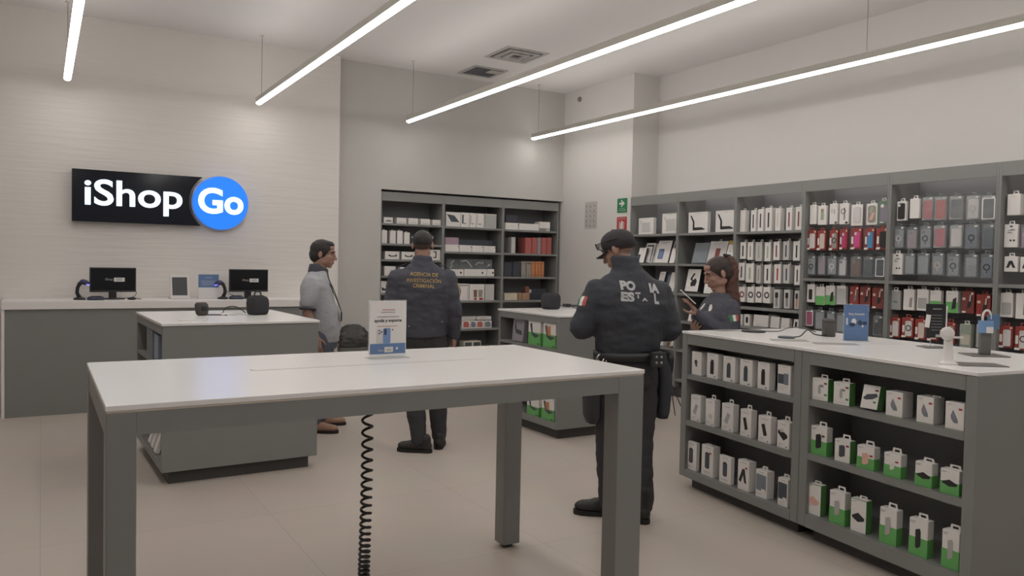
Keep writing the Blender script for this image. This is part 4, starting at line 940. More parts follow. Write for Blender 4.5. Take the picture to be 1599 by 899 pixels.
mb.build('cable_slot', mat('slot_shadow', '#8f8a84', .6), t)
# coiled cord under the table
def coil():
    x0, y0 = 1.205, 3.2; pts = []
    zt, zb = 1.004, .012
    z = zt; a = 0; steps = 26
    while z > zb:
        f = (zt-z)/(zt-zb)
        pitch = .062-.043*min(1, f*1.25)
        pts.append((x0+.021*math.cos(a)+.004*math.sin(f*5), y0+.021*math.sin(a), z)); a += 2*PI/steps; z -= pitch/steps
    pts = [(x0, y0, 1.075), (x0, y0, 1.02)]+pts
    return MB().tube(pts, .0062, 6).build('coiled_cable', mat('black_rubber', '#322f2e', .5), None, True)
o = coil(); o['label'] = 'black coiled cable hanging from underside of foreground table'; o['category'] = 'cable'
# poster in acrylic holder
t = thing('table_sign', 'acrylic stand with white help poster and blue base on table', 'sign', (1.38, 3.40, 1.1), .03)
sw, sh = .182, .245
MB().box(-sw/2, .006, .02, sw/2, .010, sh+.02).build('poster', M_paper, t)
MB().box(-sw/2-.004, .0105, .0, sw/2+.004, .013, sh+.024).build('acrylic_panel', M_acryl, t)
MB().box(-sw/2-.004, -.035, .0, sw/2+.004, .05, .004).build('acrylic_foot', M_acryl, t)
MB().box(-sw/2+.003, .0045, .02, sw/2-.003, .0058, .068).build('blue_band', M_signblue, t)
MB().box(-.072+.055, .003, .027, -.017+.042, .0044, .052).build('logo_block', M_paper, t)
text_obj('logo_wording', 'iShop', M_paper, t, (-.048, .0035, .033), .014, width=.026)
text_obj('logo_wording', 'GO', M_ink, t, (.004, .0025, .034), .012, width=.022, align='CENTER')
MB().prism(circ(.045, .044, .0055, 14), lambda u, v, d: Vector((u, .0044-d, v)), .0008).build('small_mark', M_paper, t)
text_obj('headline', 'ayuda y soporte', M_ink, t, (0, .0045, .168), .02, bold=.0004, width=.135, align='CENTER')
MB().box(-.03, .0045, .222, .032, .0055, .2255).box(-.055, .0045, .147, .045, .0055, .1495).build('red_print_lines', mat('print_pale_red', '#bd7f7a', .5), t)
MB().box(-.035, .0045, .211, .032, .0055, .2135).box(-.055, .0045, .19, .055, .0055, .193).build('grey_print_lines', M_inkg, t)
MB().prism(rrect(-.057, .0685, -.022, .134, .005), lambda u, v, d: Vector((u, .0058-d, v)), .0009).build('pale_phone_picture', M_cardg, t)
MB().prism(rrect(-.025, .0685, .012, .139, .006), lambda u, v, d: Vector((u, .0049-d, v)), .0009).build('blue_phone_picture', M_photo, t)
for (x, z) in ((-.044, .129), (-.044, .115), (-.034, .122), (.022, .131)): MB().prism(circ(x, z, .0035, 10), lambda u, v, d: Vector((u, .0048-d, v)), .0014).build('camera_picture', M_navy, t)
MB().prism(rrect(-.02, .108, -.008, .136, .004), lambda u, v, d: Vector((u, .004-d, v)), .0008).build('camera_picture', M_navy, t)

# ------------------------------------------------------------------ low cabinets at right
TH = math.radians(-96.719)
D_ = Vector((math.cos(TH), math.sin(TH), 0)); NB = Vector((-D_.y, D_.x, 0))   # along the front, into the cabinet
C1 = Vector((3.884, 4.12, 0))
def cab_pt(s, back, z): return C1+D_*s+NB*back+Vector((0, 0, z))
def low_cabinet(label, s0, s1, shelves, base):
    w_ = s1-s0; H = 1.10; W = 1.05
    t = thing('low_cabinet', label, 'cabinet', cab_pt(s0, 0, 0), TH, 'low display cabinets')
    MB().box(-.0, -.006, H-.018, w_, W, H, .002, 1).build('worktop', M_quartz, t)
    MB().box(0, 0, .08, .06, W-.01, H-.018, .003, 1).build('side_panel', M_lam, t)
    MB().box(w_-.06, 0, .08, w_, W-.01, H-.018, .003, 1).build('side_panel', M_lam, t)
    MB().box(.06, 0, H-.09, w_-.06, W-.01, H-.018).build('top_rail', M_lam, t)
    MB().box(.06, 0, .08, w_-.06, W-.01, base).build('bottom_board', M_lam, t)
    MB().box(.06, .34, base, w_-.06, .36, H-.09).build('inner_back', M_lamd, t)
    MB().box(.06, W-.03, base, w_-.06, W-.01, H-.09).build('rear_panel', M_lam, t)
    for z in shelves: MB().box(.06, .004, z-.035, w_-.06, .34, z).build('shelf_board', M_lam, t)
    MB().box(.06, .07, 0, w_-.06, W-.07, .08).build('plinth', M_plinth, t)
low_cabinet('grey open cabinet with three rows of white boxes, nearer the woman', 0, 1.128, (.803, .478), .133)
low_cabinet('grey open cabinet with green and white boxes at right edge', 1.131, 2.195, (.812, .503), .155)
GU = 'boxes in the low cabinets'
BZ = {'u': {'1': .803, '2': .478, '3': .133}, 'v': {'1': .812, '2': .503, '3': .155}}
def cabp(key, i, name, desc, m=None, d=.05, tab=None, ad=0, back=.028, fw=.94, turn=0, lean=0):
    s, zz, w_, h_ = T[key][i]
    z = BZ[key[0]][key[1]]
    p = Prod(name, lab(desc, key, i), 'box', GU, cab_pt(s, back, z+.0004), TH+turn, w_*fw-d*.12, h_*.985+min(.02, max(-.02, zz-z))*.5, d, m or M_card, lean)
    return p
def tall_pic(p, m=None, v0=.2, v1=.68): return p.rr('product_picture', m or M_ink, .33, v0-.03, .64, v1, .006).rect('cap_picture', m or M_ink, .38, v1, .6, v1+.07)
# unit u
p = cabp('u1', 0, 'holder_box', 'white box with small black holder picture', d=.09); p.ring('holder_picture', M_ink, .45, .55, .016, .004).poly('holder_foot', M_ink, [(.4, .5), (.5, .5), (.62, .34), (.52, .38), (.42, .36)]).lines(M_inkl, .3, .9, .4, 1)
for i in range(1, 5): tall_pic(cabp('u1', i, 'battery_box', ['', 'white box, tall dark battery', 'white box, tall grey battery', 'white box, tall slate battery', 'white box, tall dark battery, wide side'][i], d=.05), M_ink if i in (1, 4) else M_dkgrey).lines(M_inkg, .25, .92, .5, 1).rect('corner_mark', M_ink, .7, .06, .8, .1)
p = cabp('u1', 5, 'battery_box', 'white box with large dark phone and charger', d=.05); p.rect('charger_picture', M_dkgrey, .05, .35, .6, .68).rr('phone_picture', M_slate, .5, .33, .85, .72, .004, lift=.001).lines(M_inkl, .1, .24, .7, 2, .08).lines(M_inkl, .3, .92, .4, 1)
u2 = [('white box with tilted pale battery', M_inkl, 0), ('narrow white hang box', M_cardg, 1), ('white box with pale tilted battery', M_inkl, 1), ('white box with black tilted battery', M_ink, 1), ('white hang box, black tilted battery', M_ink, 1), ('white box with black speaker block', M_ink, 1)]
for i, (dd, m, tb_) in enumerate(u2):
    p = cabp('u2', i, 'battery_box', dd, d=.05)
    if i == 5: p.poly('speaker_picture', m, [(.08, .55), (.55, .3), (.85, .42), (.85, .52), (.45, .66), (.12, .66)]).rect('clip_picture', M_cardg, .25, .6, .55, .72, lift=.001)
    elif i == 1: p.rr('product_picture', m, .4, .3, .75, .45, .004)
    else:
        p.poly('product_picture', m, [(.26, .68), (.52, .72), (.72, .30), (.46, .25)] if i >= 3 else [(.52, .68), (.76, .62), (.50, .26), (.24, .34)])
    p.lines(M_inkg, .25, .88, .5, 1).lines(M_inkl, .15, .16, .35, 2, .05).rect('corner_mark', M_ink, .74, .06, .82, .1)
    if tb_: p.tab(M_card, .045, .03, .58)
u3 = [('white box with rounded dark battery', 0), ('white box, rounded dark battery, red tag', 1), ('white box, flat dark battery', 0), ('white box with folding stand picture', 1), ('white window box with grey case', 2), ('white window box, dark grey case', 2)]
for i, (dd, k) in enumerate(u3):
    p = cabp('u3', i, 'battery_box', dd, d=.03 if i in (0, 2) else .06)
    if i == 3: p.poly('stand_picture', M_ink, [(.1, .3), (.42, .72), (.62, .72), (.8, .25), (.6, .28), (.5, .52), (.3, .26)])
    elif k == 2: p.rr('phone_case', M_slate if i == 4 else M_dkgrey, .08, .26, .92, .84, .006, .002).rect('corner_label', M_card, .55, .2, .92, .34, lift=.0024).lines(M_inkl, .15, .12, .4, 1)
    else: p.rr('product_picture', M_ink, .32, .25, .68, .78, .014).rr('product_face', M_dkgrey, .37, .28, .65, .75, .012, lift=.001).lines(M_inkl, .2, .14, .6, 2)
    if i in (1, 3): p.rect('red_tag', M_red, .68, .74, .84, .80, lift=.001)
    p.lines(M_inkg, .3, .92, .45, 1)
    if i in (4, 5): p.tab(M_card, .05, .022)
    if i in (1, 3): p.tab(M_cardg, .06, .008, .4)
# unit v
for i in range(2):
    p = cabp('v1', i, 'charger_box', ['white box with silver plug, green sides', 'white hang box, silver plug, green sides'][i], d=.05, turn=.1)
    p.rr('plug_picture', M_inkl, .4, .3, .56, .68, .01).rect('plug_tip', M_inkg, .48, .62, .72, .72).rect('red_tag', M_redcard2, .76, .76, .94, .84).rect('green_tag', M_greend, .78, .24, .94, .33).lines(M_inkg, .1, .9, .3, 1).lines(M_inkl, .15, .12, .6, 1).sides('green_side', M_greend).tab(M_card, .05, .022, .6)
p = cabp('v1', 2, 'battery_box', 'tilted white box, dark flat battery, green sides', d=.05, turn=.1, lean=.22, back=.035)
p.poly('battery_picture', M_dkgrey, [(.08, .42), (.3, .6), (.85, .68), (.95, .56), (.65, .42), (.25, .36)]).rect('red_tag', M_redcard2, .74, .76, .94, .84).rect('green_tag', M_greend, .72, .26, .88, .34).lines(M_inkg, .7, .93, .25, 1).sides('green_side', M_greend)
for i in range(3, 6):
    p = cabp('v1', i, 'phone_holder_box', ['', '', '', 'white box, phone holder, small top tab', 'white box, phone holder, wide grey side', 'white box, phone holder, against cabinet end'][i], d=.075 if i < 5 else .05)
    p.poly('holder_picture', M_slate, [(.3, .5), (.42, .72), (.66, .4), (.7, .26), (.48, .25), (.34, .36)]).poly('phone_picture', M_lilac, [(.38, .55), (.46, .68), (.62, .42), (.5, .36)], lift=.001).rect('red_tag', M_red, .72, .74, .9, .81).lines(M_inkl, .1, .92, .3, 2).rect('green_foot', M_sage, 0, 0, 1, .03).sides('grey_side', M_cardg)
    if i == 4: p.tab(M_card, .05, .008, .85)
def green_pack(key, i, desc, pic, w=.36, half=True, v=(.22, .76), hang=.028):
    p = cabp(key, i, 'charger_box', desc, d=.05, turn=.08)
    if half: p.band('green_print', M_green, .003, .5)
    else: p.sides('green_side', M_greend)
    p.lines(M_inkg, .08, .92, .28, 2)
    if pic: p.poly('product_picture', pic, [(.5-w/2, v[0]+.04), (.5-w/2, v[1]-.05), (.5+w*.3, v[1]), (.5+w/2, v[1]-.08), (.5+w/2, v[0]+.08), (.5-w*.2, v[0])], lift=.0012)
    p.tab(M_card, .055, hang, .58)
    return p
green_pack('v2', 0, 'green white pack, dark tall battery', M_ink, .34).rect('red_tag', M_redcard2, .7, .66, .88, .73, lift=.001)
green_pack('v2', 1, 'white pack, grey battery, green sides', M_dkgrey, .38, False, (.22, .78)).rect('red_tag', M_redcard2, .76, .72, .94, .80, lift=.001)
green_pack('v2', 2, 'green white pack, peach battery', M_rose, .36, True, (.18, .72)).rect('red_tag', M_red, .74, .58, .92, .66, lift=.001)
green_pack('v2', 3, 'green white pack, white cable plug', M_paper, .26, True, (.3, .62)).rect('red_tag', M_red, .68, .64, .86, .71, lift=.001)
def flat_bat(p, m=None): return p.poly('battery_picture', m or M_ink, [(.1, .48), (.5, .6), (.92, .46), (.88, .38), (.5, .32), (.14, .42)], lift=.0012)
for i in (4, 5):
    p = cabp('v2', i, 'charger_box', ['', '', '', '', 'short green white pack, black pad', 'short green white pack, black pad, end'][i], d=.05, turn=.08)
    p.band('green_print', M_green, .003, .5).lines(M_inkg, .08, .9, .3, 2).tab(M_card, .06, .022, .62); flat_bat(p)
p = cabp('v3', 0, 'charger_box', 'white pack with peach flat battery', d=.05, turn=.08); flat_bat(p, M_rose); p.lines(M_inkg, .1, .92, .3, 1).sides('green_side', M_greend).tab(M_card, .05, .018, .62).rect('green_rim', M_greend, 0, .985, 1, 1)
green_pack('v3', 1, 'green white pack, pale tall battery', M_inkl, .32, v=(.26, .74))
p = cabp('v3', 2, 'charger_box', 'white pack with black pad, green sides', d=.05, turn=.1); flat_bat(p); p.lines(M_inkg, .1, .92, .3, 1).sides('green_side', M_greend).tab(M_card, .05, .018, .62).rect('green_rim', M_greend, 0, .985, 1, 1)
green_pack('v3', 3, 'green white pack, pale slim battery', M_inkl, .30, v=(.24, .78))
green_pack('v3', 4, 'green white pack, black slim battery', M_ink, .28, v=(.2, .76))
green_pack('v3', 5, 'green white pack, pale battery, end', M_inkl, .30, v=(.24, .78))

# things on the low cabinets
H1 = 1.10
def disc(name, label, x, y, r, h, m, cat='pad', sx=1):
    o = MB().lathe([(r*.96, 0), (r, h*.3), (r*.97, h*.8), (r*.8, h), (.005, h)], (0, 0, 0), 28, sx=sx).build(name, m, None, True); o.location = (x, y, H1)
    o['label'] = label; o['category'] = cat; return o
disc('charging_pad', 'black round charging pad on cabinet top nearest the woman', 4.32, 3.87, .085, .012, M_black)
cord('pad_cable', 'thin grey cable bending up from the black round pad', [(4.40, 3.85, H1+.006), (4.50, 3.80, H1+.006), (4.58, 3.78, H1+.03), (4.66, 3.73, H1+.035), (4.72, 3.66, H1+.006)], .0035, mat('cable_dark_grey', '#5a5857', .5))
disc('charging_puck', 'small dark charging puck on cabinet top before cable loop', 4.16, 3.45, .055, .012, M_dkgrey)
cord('puck_cable', 'thin dark cable looping from small puck to grey cup', [(4.21, 3.44, H1+.006), (4.27, 3.43, H1+.012), (4.34, 3.43, H1+.05), (4.40, 3.42, H1+.02), (4.52, 3.43, H1+.006), (4.58, 3.46, H1+.006), (4.60, 3.44, H1+.03)], .004)
t = thing('cup_speaker', 'dark grey cylindrical speaker standing on cabinet beside blue sign', 'speaker', (4.56, 3.435, H1)); t.scale = (.76, .76, .82)
MB().lathe([(.05, 0), (.056, .004), (.058, .13), (.055, .142), (.045, .146), (.004, .144)], (0, 0, 0), 32).build('body', mat('cup_grey', '#57534f', .6, bump=.15, bscale=300), t, True)
MB().lathe([(.0585, .118), (.0592, .121), (.0585, .124)], (0, 0, 0), 32).build('rim_groove', M_black, t, True)
t = thing('standing_sign', 'blue acrylic standing sign with product pictures on cabinet top', 'sign', (4.45, 3.15, H1), TH+PI/2+.95-.62)
t.rotation_euler = (0, 0, -.62); t.scale = (.76, .88, .88)
MB().box(-.098, 0, .004, .098, .004, .262).build('print', M_signblue, t)
MB().box(-.102, .0045, 0, .102, .009, .266).build('acrylic_panel', M_acryl, t); MB().box(-.102, -.03, 0, .102, .05, .004).build('acrylic_foot', M_acryl, t)
text_obj('headline', 'iShop Essentials', M_paper, t, (0, -.0018, .188), .02, bold=.0004, width=.13, align='CENTER')
MB().box(-.06, -.001, .172, .06, -.0002, .175).box(-.045, -.001, .218, .045, -.0002, .221).box(-.055, -.001, .088, .06, -.0002, .090).build('printed_lines', M_photo, t)
for pg in (circ(-.02, .142, .02, 16), rrect(-.082, .115, -.07, .165, .004), rrect(.045, .1, .058, .115, .003)): MB().prism(pg, lambda u, v, d: Vector((u, -.0002-d, v)), .0008).build('pale_product_picture', M_paper, t)
for pg in (rrect(-.055, .105, -.012, .13, .008), circ(.03, .132, .018, 14), rrect(.052, .118, .085, .142, .008)): MB().prism(pg, lambda u, v, d: Vector((u, -.0012-d, v)), .0008).build('dark_product_picture', M_navy, t)
# black hanging pack on a clear stand
t = thing('hanging_pack', 'black pack on clear stand with dark plate, cabinet top', 'pack', (4.55, 2.70, H1), -.62); t.scale = (.68, .8, .8)
MB().box(-.11, -.08, 0, .11, .08, .006, .002, 1).build('dark_plate', mat('dark_mirror_plate', '#77726d', .3), t)
MB().tube([(-.03, 0, .006), (-.03, .004, .075), (-.03, .03, .33)], .004, 8).build('clear_post', M_acryl, t)
MB().box(-.078, -.022, .075, .082, .0, .325, .003, 1).build('black_box', M_black, t)
MB().box(.083, -.02, .085, .094, .0, .312).build('white_side', M_card, t)
mb = MB()
for i in range(6): mb.box(-.045+(i % 2)*.008, -.0236, .24-i*.022, .05, -.0224, .2435-i*.022)
mb.build('print_lines', M_inkg, t)
MB().box(-.03, -.0236, .285, .045, -.0224, .291).box(.0, -.0236, .08, .06, -.0224, .1).build('pale_print', M_inkl, t)
MB().box(-.09, -.0262, .15, -.05, -.0240, .245, .001, 1, Matrix.Translation((-.07, 0, .2)) @ Matrix.Rotation(.14, 4, 'Y') @ Matrix.Translation((.07, 0, -.2))).build('white_tag', M_card, t)
# white phone charging stand
t = thing('charging_stand', 'white charging stand with round head on cabinet top', 'stand', (3.80, 2.18, H1), -.75); t.scale = (.77, .77, .77)
MB().loft([(0, .055, .05, 0), (.008, .055, .05, 0), (.012, .045, .042, 0), (.03, .03, .022, .006), (.13, .026, .016, .012), (.19, .024, .014, .014)], 28, 2.6).build('column', M_paper, t, True)
Mh = Matrix.Translation((-.012, -.004, .195)) @ Matrix.Rotation(PI/2-.15, 4, 'X')
MB().lathe([(.036, -.014), (.042, -.006), (.042, .006), (.036, .012), (.004, .013)], (0, 0, 0), 32, Mh).build('round_head', M_paper, t, True)
MB().box(.02, .0, .165, .085, .012, .178, .003).build('side_arm', M_paper, t)
t = thing('demo_plate', 'dark shiny flat plate on cabinet top before the charging stand', 'plate', (3.92, 2.10, H1), -.62)
MB().box(-.11, -.07, 0, .11, .07, .005, .002, 1).build('plate', mat('dark_mirror_plate', '#77726d', .3), t)
t = thing('hanging_tag_stand', 'blue card tags on white hook over grey post, cabinet top', 'display stand', (4.40, 2.33, H1), -.62)
MB().box(-.10, -.08, 0, .10, .08, .006, .002, 1).build('dark_plate', mat('dark_mirror_plate', '#77726d', .3), t)
MB().box(-.026, -.014, .006, .03, .014, .19, .003, 1).build('grey_post', mat('post_grey', '#6a6865', .5), t)
MB().tube(smooth_path([(-.022, -.018, .17), (-.022, -.018, .22), (-.01, -.018, .244), (.008, -.018, .244), (.018, -.018, .225), (.018, -.018, .2)]), .006, 8).build('white_hook', M_paper, t, True)
MB().box(-.05, -.03, .125, .03, -.026, .192).build('front_blue_card', mat('card_light_blue', '#7b9cc6', .4), t)
MB().box(-.008, -.0322, .125, .028, -.0302, .158).build('white_label', M_paper, t)
MB().box(.0, -.023, .145, .065, -.0165, .225, .002, 1).build('blue_case', mat('case_blue', '#5f7c9e', .4), t)
t = thing('demo_plate', 'pale grey flat plate on cabinet top in front of grey cup', 'plate', (4.13, 3.06, H1), -.62); MB().box(-.13, -.05, 0, .13, .05, .004, .0015, 1).build('plate', mat('pale_plate', '#b5b1ad', .25), t)
t = thing('demo_plate', 'pale grey flat plate on cabinet top near divider of cabinets', 'plate', (4.03, 3.32, H1), -.62); MB().box(-.11, -.05, 0, .11, .05, .004, .0015, 1).build('plate', mat('pale_plate', '#b5b1ad', .25), t)
t = thing('demo_plate', 'thin grey plate on cabinet top at its far corner, before the woman', 'plate', (4.20, 4.01, H1), -.1); MB().box(-.09, -.05, 0, .09, .05, .004, .0015, 1).build('plate', mat('mid_plate', '#9a9692', .3), t)
# ------------------------------------------------------------------ people
M_skin = mat('skin_tan', '#a48070', .55, vary=.05, bump=.05, bscale=150)
M_skin2 = mat('skin_warm', '#a58072', .55, vary=.05, bump=.05, bscale=150)
M_hair = mat('hair_black', '#231f1e', .5, bump=.5, bscale=220)
M_hairfade = mat('hair_short', '#54443c', .7, bump=.4, bscale=300)
M_hairbr = mat('hair_dark_brown', '#352925', .5, bump=.5, bscale=180)
M_hairred = mat('hair_reddish_brown', '#5c3c32', .5, bump=.5, bscale=180)
M_lip = mat('lip_tone', '#8f5f55', .5)
M_eye = mat('eye_white', '#a59c95', .3)
M_iris = mat('iris_dark', '#2b201c', .2)
M_uni = mat('black_uniform_cloth', '#3b3d44', .8, bump=.5, bscale=35, vary=.08)
M_uni2 = mat('dark_uniform_trousers', '#39383b', .85, bump=.5, bscale=35, vary=.08)
M_navyu = mat('dark_navy_jacket_cloth', '#464751', .75, bump=.5, bscale=30, vary=.08)
M_navyw = mat('navy_grey_shirt_cloth', '#494a53', .8, bump=.5, bscale=35, vary=.08)
M_polo = mat('grey_polo_cloth', '#a9aaae', .85, bump=.4, bscale=40, vary=.05)
M_boot = mat('black_boot_leather', '#2c2a29', .6, bump=.3, bscale=90)
M_sole = mat('dark_rubber_sole', '#211f1f', .7)
M_jean = mat('blue_grey_jeans', '#565b66', .85, bump=.4, bscale=60)
M_gold = mat('gold_thread', '#b79a60', .5)
M_silver = mat('reflective_grey_letters', '#b9babb', .5)
M_flagr = mat('flag_red', '#b5504c', .6)
M_flagg = mat('flag_green', '#3f7a58', .6)

def head(mb, M, s=1.0):
    A = M @ Matrix.Scale(s, 4)
    e = lambda c, r, rot=None: mb.ell(c, r, A, rot, 20, 14)
    e((0, -.014, .03), (.074, .094, .083)); e((0, .028, -.03), (.060, .062, .075)); e((0, .064, -.092), (.025, .021, .019))
    for q in (-1, 1):
        e((q*.041, .008, -.058), (.023, .045, .03)); e((q*.036, .058, -.02), (.022, .024, .022))
        e((q*.077, -.010, -.002), (.009, .021, .033), (.15, 0, -q*.35)); e((q*.012, .098, -.034), (.010, .011, .009))
    e((0, .077, .03), (.048, .018, .012)); e((0, .05, .06), (.055, .038, .035))
    mb.limb([A @ Vector((0, .087, .024)), A @ Vector((0, .102, -.01)), A @ Vector((0, .111, -.029))], [.009*s, .010*s, .012*s], 12)
    e((0, .088, -.056), (.024, .011, .006)); e((0, .085, -.068), (.020, .012, .008)); e((0, .072, -.062), (.034, .02, .026))
def face_parts(t, M, hairm, s=1.0):
    A = M @ Matrix.Scale(s, 4)
    for q in (-1, 1):
        ey = MB().ell((q*.031, .0655, .010), (.0125, .0125, .0062), A, None, 14, 8).build('eye', M_eye, t, True)
        MB().ell((q*.031, .0762, .010), (.0055, .0028, .0052), A, None, 10, 6).build('iris', M_iris, ey, True)
        MB().limb([A @ Vector((q*.013, .0925, .027)), A @ Vector((q*.030, .0895, .034)), A @ Vector((q*.048, .078, .029))], [.0035*s, .0045*s, .003*s], 8).build('eyebrow', hairm, t, True)
    MB().ell((0, .0895, -.0565), (.022, .0105, .0058), A).ell((0, .0875, -.067), (.019, .0115, .0068), A).build('lips', M_lip, t, True)
def hand(mb, wrist, dirv, palm, ts, curl=.5, s=1.0, spread=1.0, thumb_in=.5):
    z = Vector(dirv).normalized(); y = Vector(palm); y = (y-z*y.dot(z)).normalized(); x = y.cross(z)*ts
    A = Matrix(((x.x, y.x, z.x, wrist[0]), (x.y, y.y, z.y, wrist[1]), (x.z, y.z, z.z, wrist[2]), (0, 0, 0, 1))) @ Matrix.Scale(s, 4)
    P = lambda a, b, c: A @ Vector((a, b, c))
    rs = []
    for c, rx, ry in ((-.02, .027, .021), (.01, .029, .020), (.04, .036, .018), (.07, .041, .016), (.09, .040, .014), (.097, .034, .010)):
        rs.append([P(rx*math.cos(2*PI*i/20), ry*math.sin(2*PI*i/20), c) for i in range(20)])
    mb.rings(rs)
    mb.ell((.024, .010, .035), (.016, .014, .03), A)
    for k, (bx, L) in enumerate(((.031, .072), (.0105, .080), (-.0105, .074), (-.031, .058))):
        p = Vector((bx, 0, .082)); a = 0; pts = [P(*p)]; sx = bx*.28*spread
        for j, f in enumerate((.46, .30, .24)):
            a += curl*(.55, .75, .5)[j]*(1+.12*k)
            p = p+Vector((sx*f, math.sin(a)*L*f+.0, math.cos(a)*L*f+(.010 if j == 0 else 0))); pts.append(P(*p))
        mb.limb(pts, [.0095*s, .0088*s, .008*s, .0068*s], 10)
    p0 = Vector((.026, .008, .022)); p1 = p0+Vector((.026, .014, .026)); p2 = p1+Vector((.014*(1-thumb_in), .014+.01*thumb_in, .028)); p3 = p2+Vector((.006-.02*thumb_in, .008+.008*thumb_in, .022))
    mb.limb([P(*p0), P(*p1), P(*p2), P(*p3)], [.014*s, .0115*s, .0098*s, .0078*s], 10)
def shoe(t, x, y, yaw, m, L=1.0, high=False, name='shoe'):
    A = Matrix.Translation((x, y, 0)) @ Matrix.Rotation(yaw, 4, 'Z') @ Matrix.Scale(L, 4)
    mb = MB()
    mb.ell((0, -.035, .05), (.038, .045, .045), A); mb.ell((0, .045, .05), (.043, .085, .045), A); mb.ell((.002, .13, .042), (.045, .062, .034), A); mb.ell((.0, .1, .045), (.045, .07, .036), A)
    mb.limb([A @ Vector((0, -.03, .05)), A @ Vector((0, -.028, .17 if high else .1))], [.042, .046], 16)
    me = fuse(mb, .006, 5, .0015, 20, x)
    o = mobj(name, me, m, t)
    out = [(.036*math.cos(a), -.04+.042*math.sin(a)) for a in [PI+PI*i/10 for i in range(11)]]
    out += [(.043, .03), (.050, .1), (.047, .15), (.03, .187), (0, .197), (-.03, .187), (-.048, .15), (-.050, .1), (-.040, .03)]
    MB().prism([(a, b) for a, b in out], lambda u, v, d: A @ Vector((u, v, d)), .024).build('sole', M_sole, o)
    return o
def hair_mesh(M, ells, front, dfront, zmin=-9, voxel=.006, wr=.002, seed=5):
    """hair cap: fused ellipsoids in head space cut at the hairline plane and at the nape"""
    mb = MB()
    for c, r in ells: mb.ell(c, r, None, None, 28, 18)
    me = fuse(mb, voxel, 3, wr, 30, seed)
    bm = bmesh.new(); bm.from_mesh(me)
    cuts = [(Vector((0, front[0], front[1])).normalized(), dfront)]
    if zmin > -1: cuts.append((Vector((0, .25, -1)).normalized(), -zmin))
    for n_, d_ in cuts:
        bmesh.ops.bisect_plane(bm, geom=bm.verts[:]+bm.edges[:]+bm.faces[:], plane_co=n_*d_, plane_no=n_, clear_outer=True)
        bmesh.ops.holes_fill(bm, edges=[e for e in bm.edges if e.is_boundary], sides=0)
    bmesh.ops.transform(bm, matrix=M, verts=bm.verts)
    bm.to_mesh(me); bm.free()
    return me
def headM(c, yaw=0, pitch=0, roll=0):
    return Matrix.Translation(c) @ Matrix.Rotation(yaw, 4, 'Z') @ Matrix.Rotation(pitch, 4, 'X') @ Matrix.Rotation(roll, 4, 'Y')
def project(me_txt, loc, target, axis='-y', lift=.003, shear=0, cuts=2):
    """lay lettering on cloth: shoot every vertex along +-y onto the target mesh"""
    bm = bmesh.new(); bm.from_mesh(me_txt)
    bmesh.ops.triangulate(bm, faces=bm.faces)
    long = [e for e in bm.edges if e.calc_length() > .012]
    for _ in range(3):
        long = [e for e in bm.edges if e.calc_length() > .012]
        if not long: break
        bmesh.ops.subdivide_edges(bm, edges=long, cuts=1)
        bmesh.ops.triangulate(bm, faces=bm.faces)
    tb = bmesh.new(); tb.from_mesh(target); bvh = BVHTree.FromBMesh(tb)
    sg = 1 if axis == '-y' else -1
    for v in bm.verts:
        p = Vector((loc[0]+v.co.x, 0, loc[2]+v.co.z+v.co.x*shear))
        h = bvh.ray_cast(Vector((p.x, -sg*1.0, p.z)), Vector((0, sg, 0)))
        yy = h[0].y if h[0] is not None else 0
        v.co = Vector((p.x, yy-sg*(lift-v.co.y*sg), p.z))
    bm.to_mesh(me_txt); bm.free(); tb.free()
    return me_txt
def patch(t, name, target, o, d, up, w, h, mats, cols, round_=False):
    """cloth badge laid on the target surface: grid shot along d from o"""
    d = Vector(d).normalized(); up = Vector(up); up = (up-d*up.dot(d)).normalized(); rt = d.cross(up)
    tb = bmesh.new(); tb.from_mesh(target); bvh = BVHTree.FromBMesh(tb)
    bm = bmesh.new(); n = 13; m_ = 9; G = []
    for j in range(m_):
        row = []
        for i in range(n):
            a = (i/(n-1)-.5); b = (j/(m_-1)-.5)
            if round_:
                k = max(abs(a), abs(b))*2; l = math.hypot(a, b)
                if l > 0: a, b = a/l*k/2, b/l*k/2
            q = Vector(o)+rt*a*w+up*b*h
            hh = bvh.ray_cast(q-d*.4, d)
            p = hh[0] if hh[0] is not None else q
            row.append((bm.verts.new(p-d*.004), bm.verts.new(p+d*.002)))
        G.append(row)
    for j in range(m_-1):
        for i in range(n-1):
            f = bm.faces.new([G[j][i][0], G[j][i+1][0], G[j+1][i+1][0], G[j+1][i][0]]); f.material_index = cols(i/(n-1.0), (j+.5)/(m_-1))
            f2 = bm.faces.new([G[j][i][1], G[j+1][i][1], G[j+1][i+1][1], G[j][i+1][1]]); f2.material_index = f.material_index
    ring = [G[0][i] for i in range(n)]+[G[j][n-1] for j in range(1, m_)]+[G[m_-1][i] for i in range(n-2, -1, -1)]+[G[j][0] for j in range(m_-2, 0, -1)]
    for a, b in zip(ring, ring[1:]+ring[:1]): bm.faces.new([a[0], a[1], b[1], b[0]])
    bmesh.ops.recalc_face_normals(bm, faces=bm.faces)
    me = bpy.data.meshes.new(name); bm.to_mesh(me); bm.free(); tb.free()
    return mobj(name, me, mats, t)
def arm(mb, S, E, W, r):
    mb.limb([S, Vector(S).lerp(Vector(E), .5), E], [r[0], r[1], r[2]], 18)
    mb.limb([E, Vector(E).lerp(Vector(W), .4), W], [r[2], r[3], r[4]], 18)
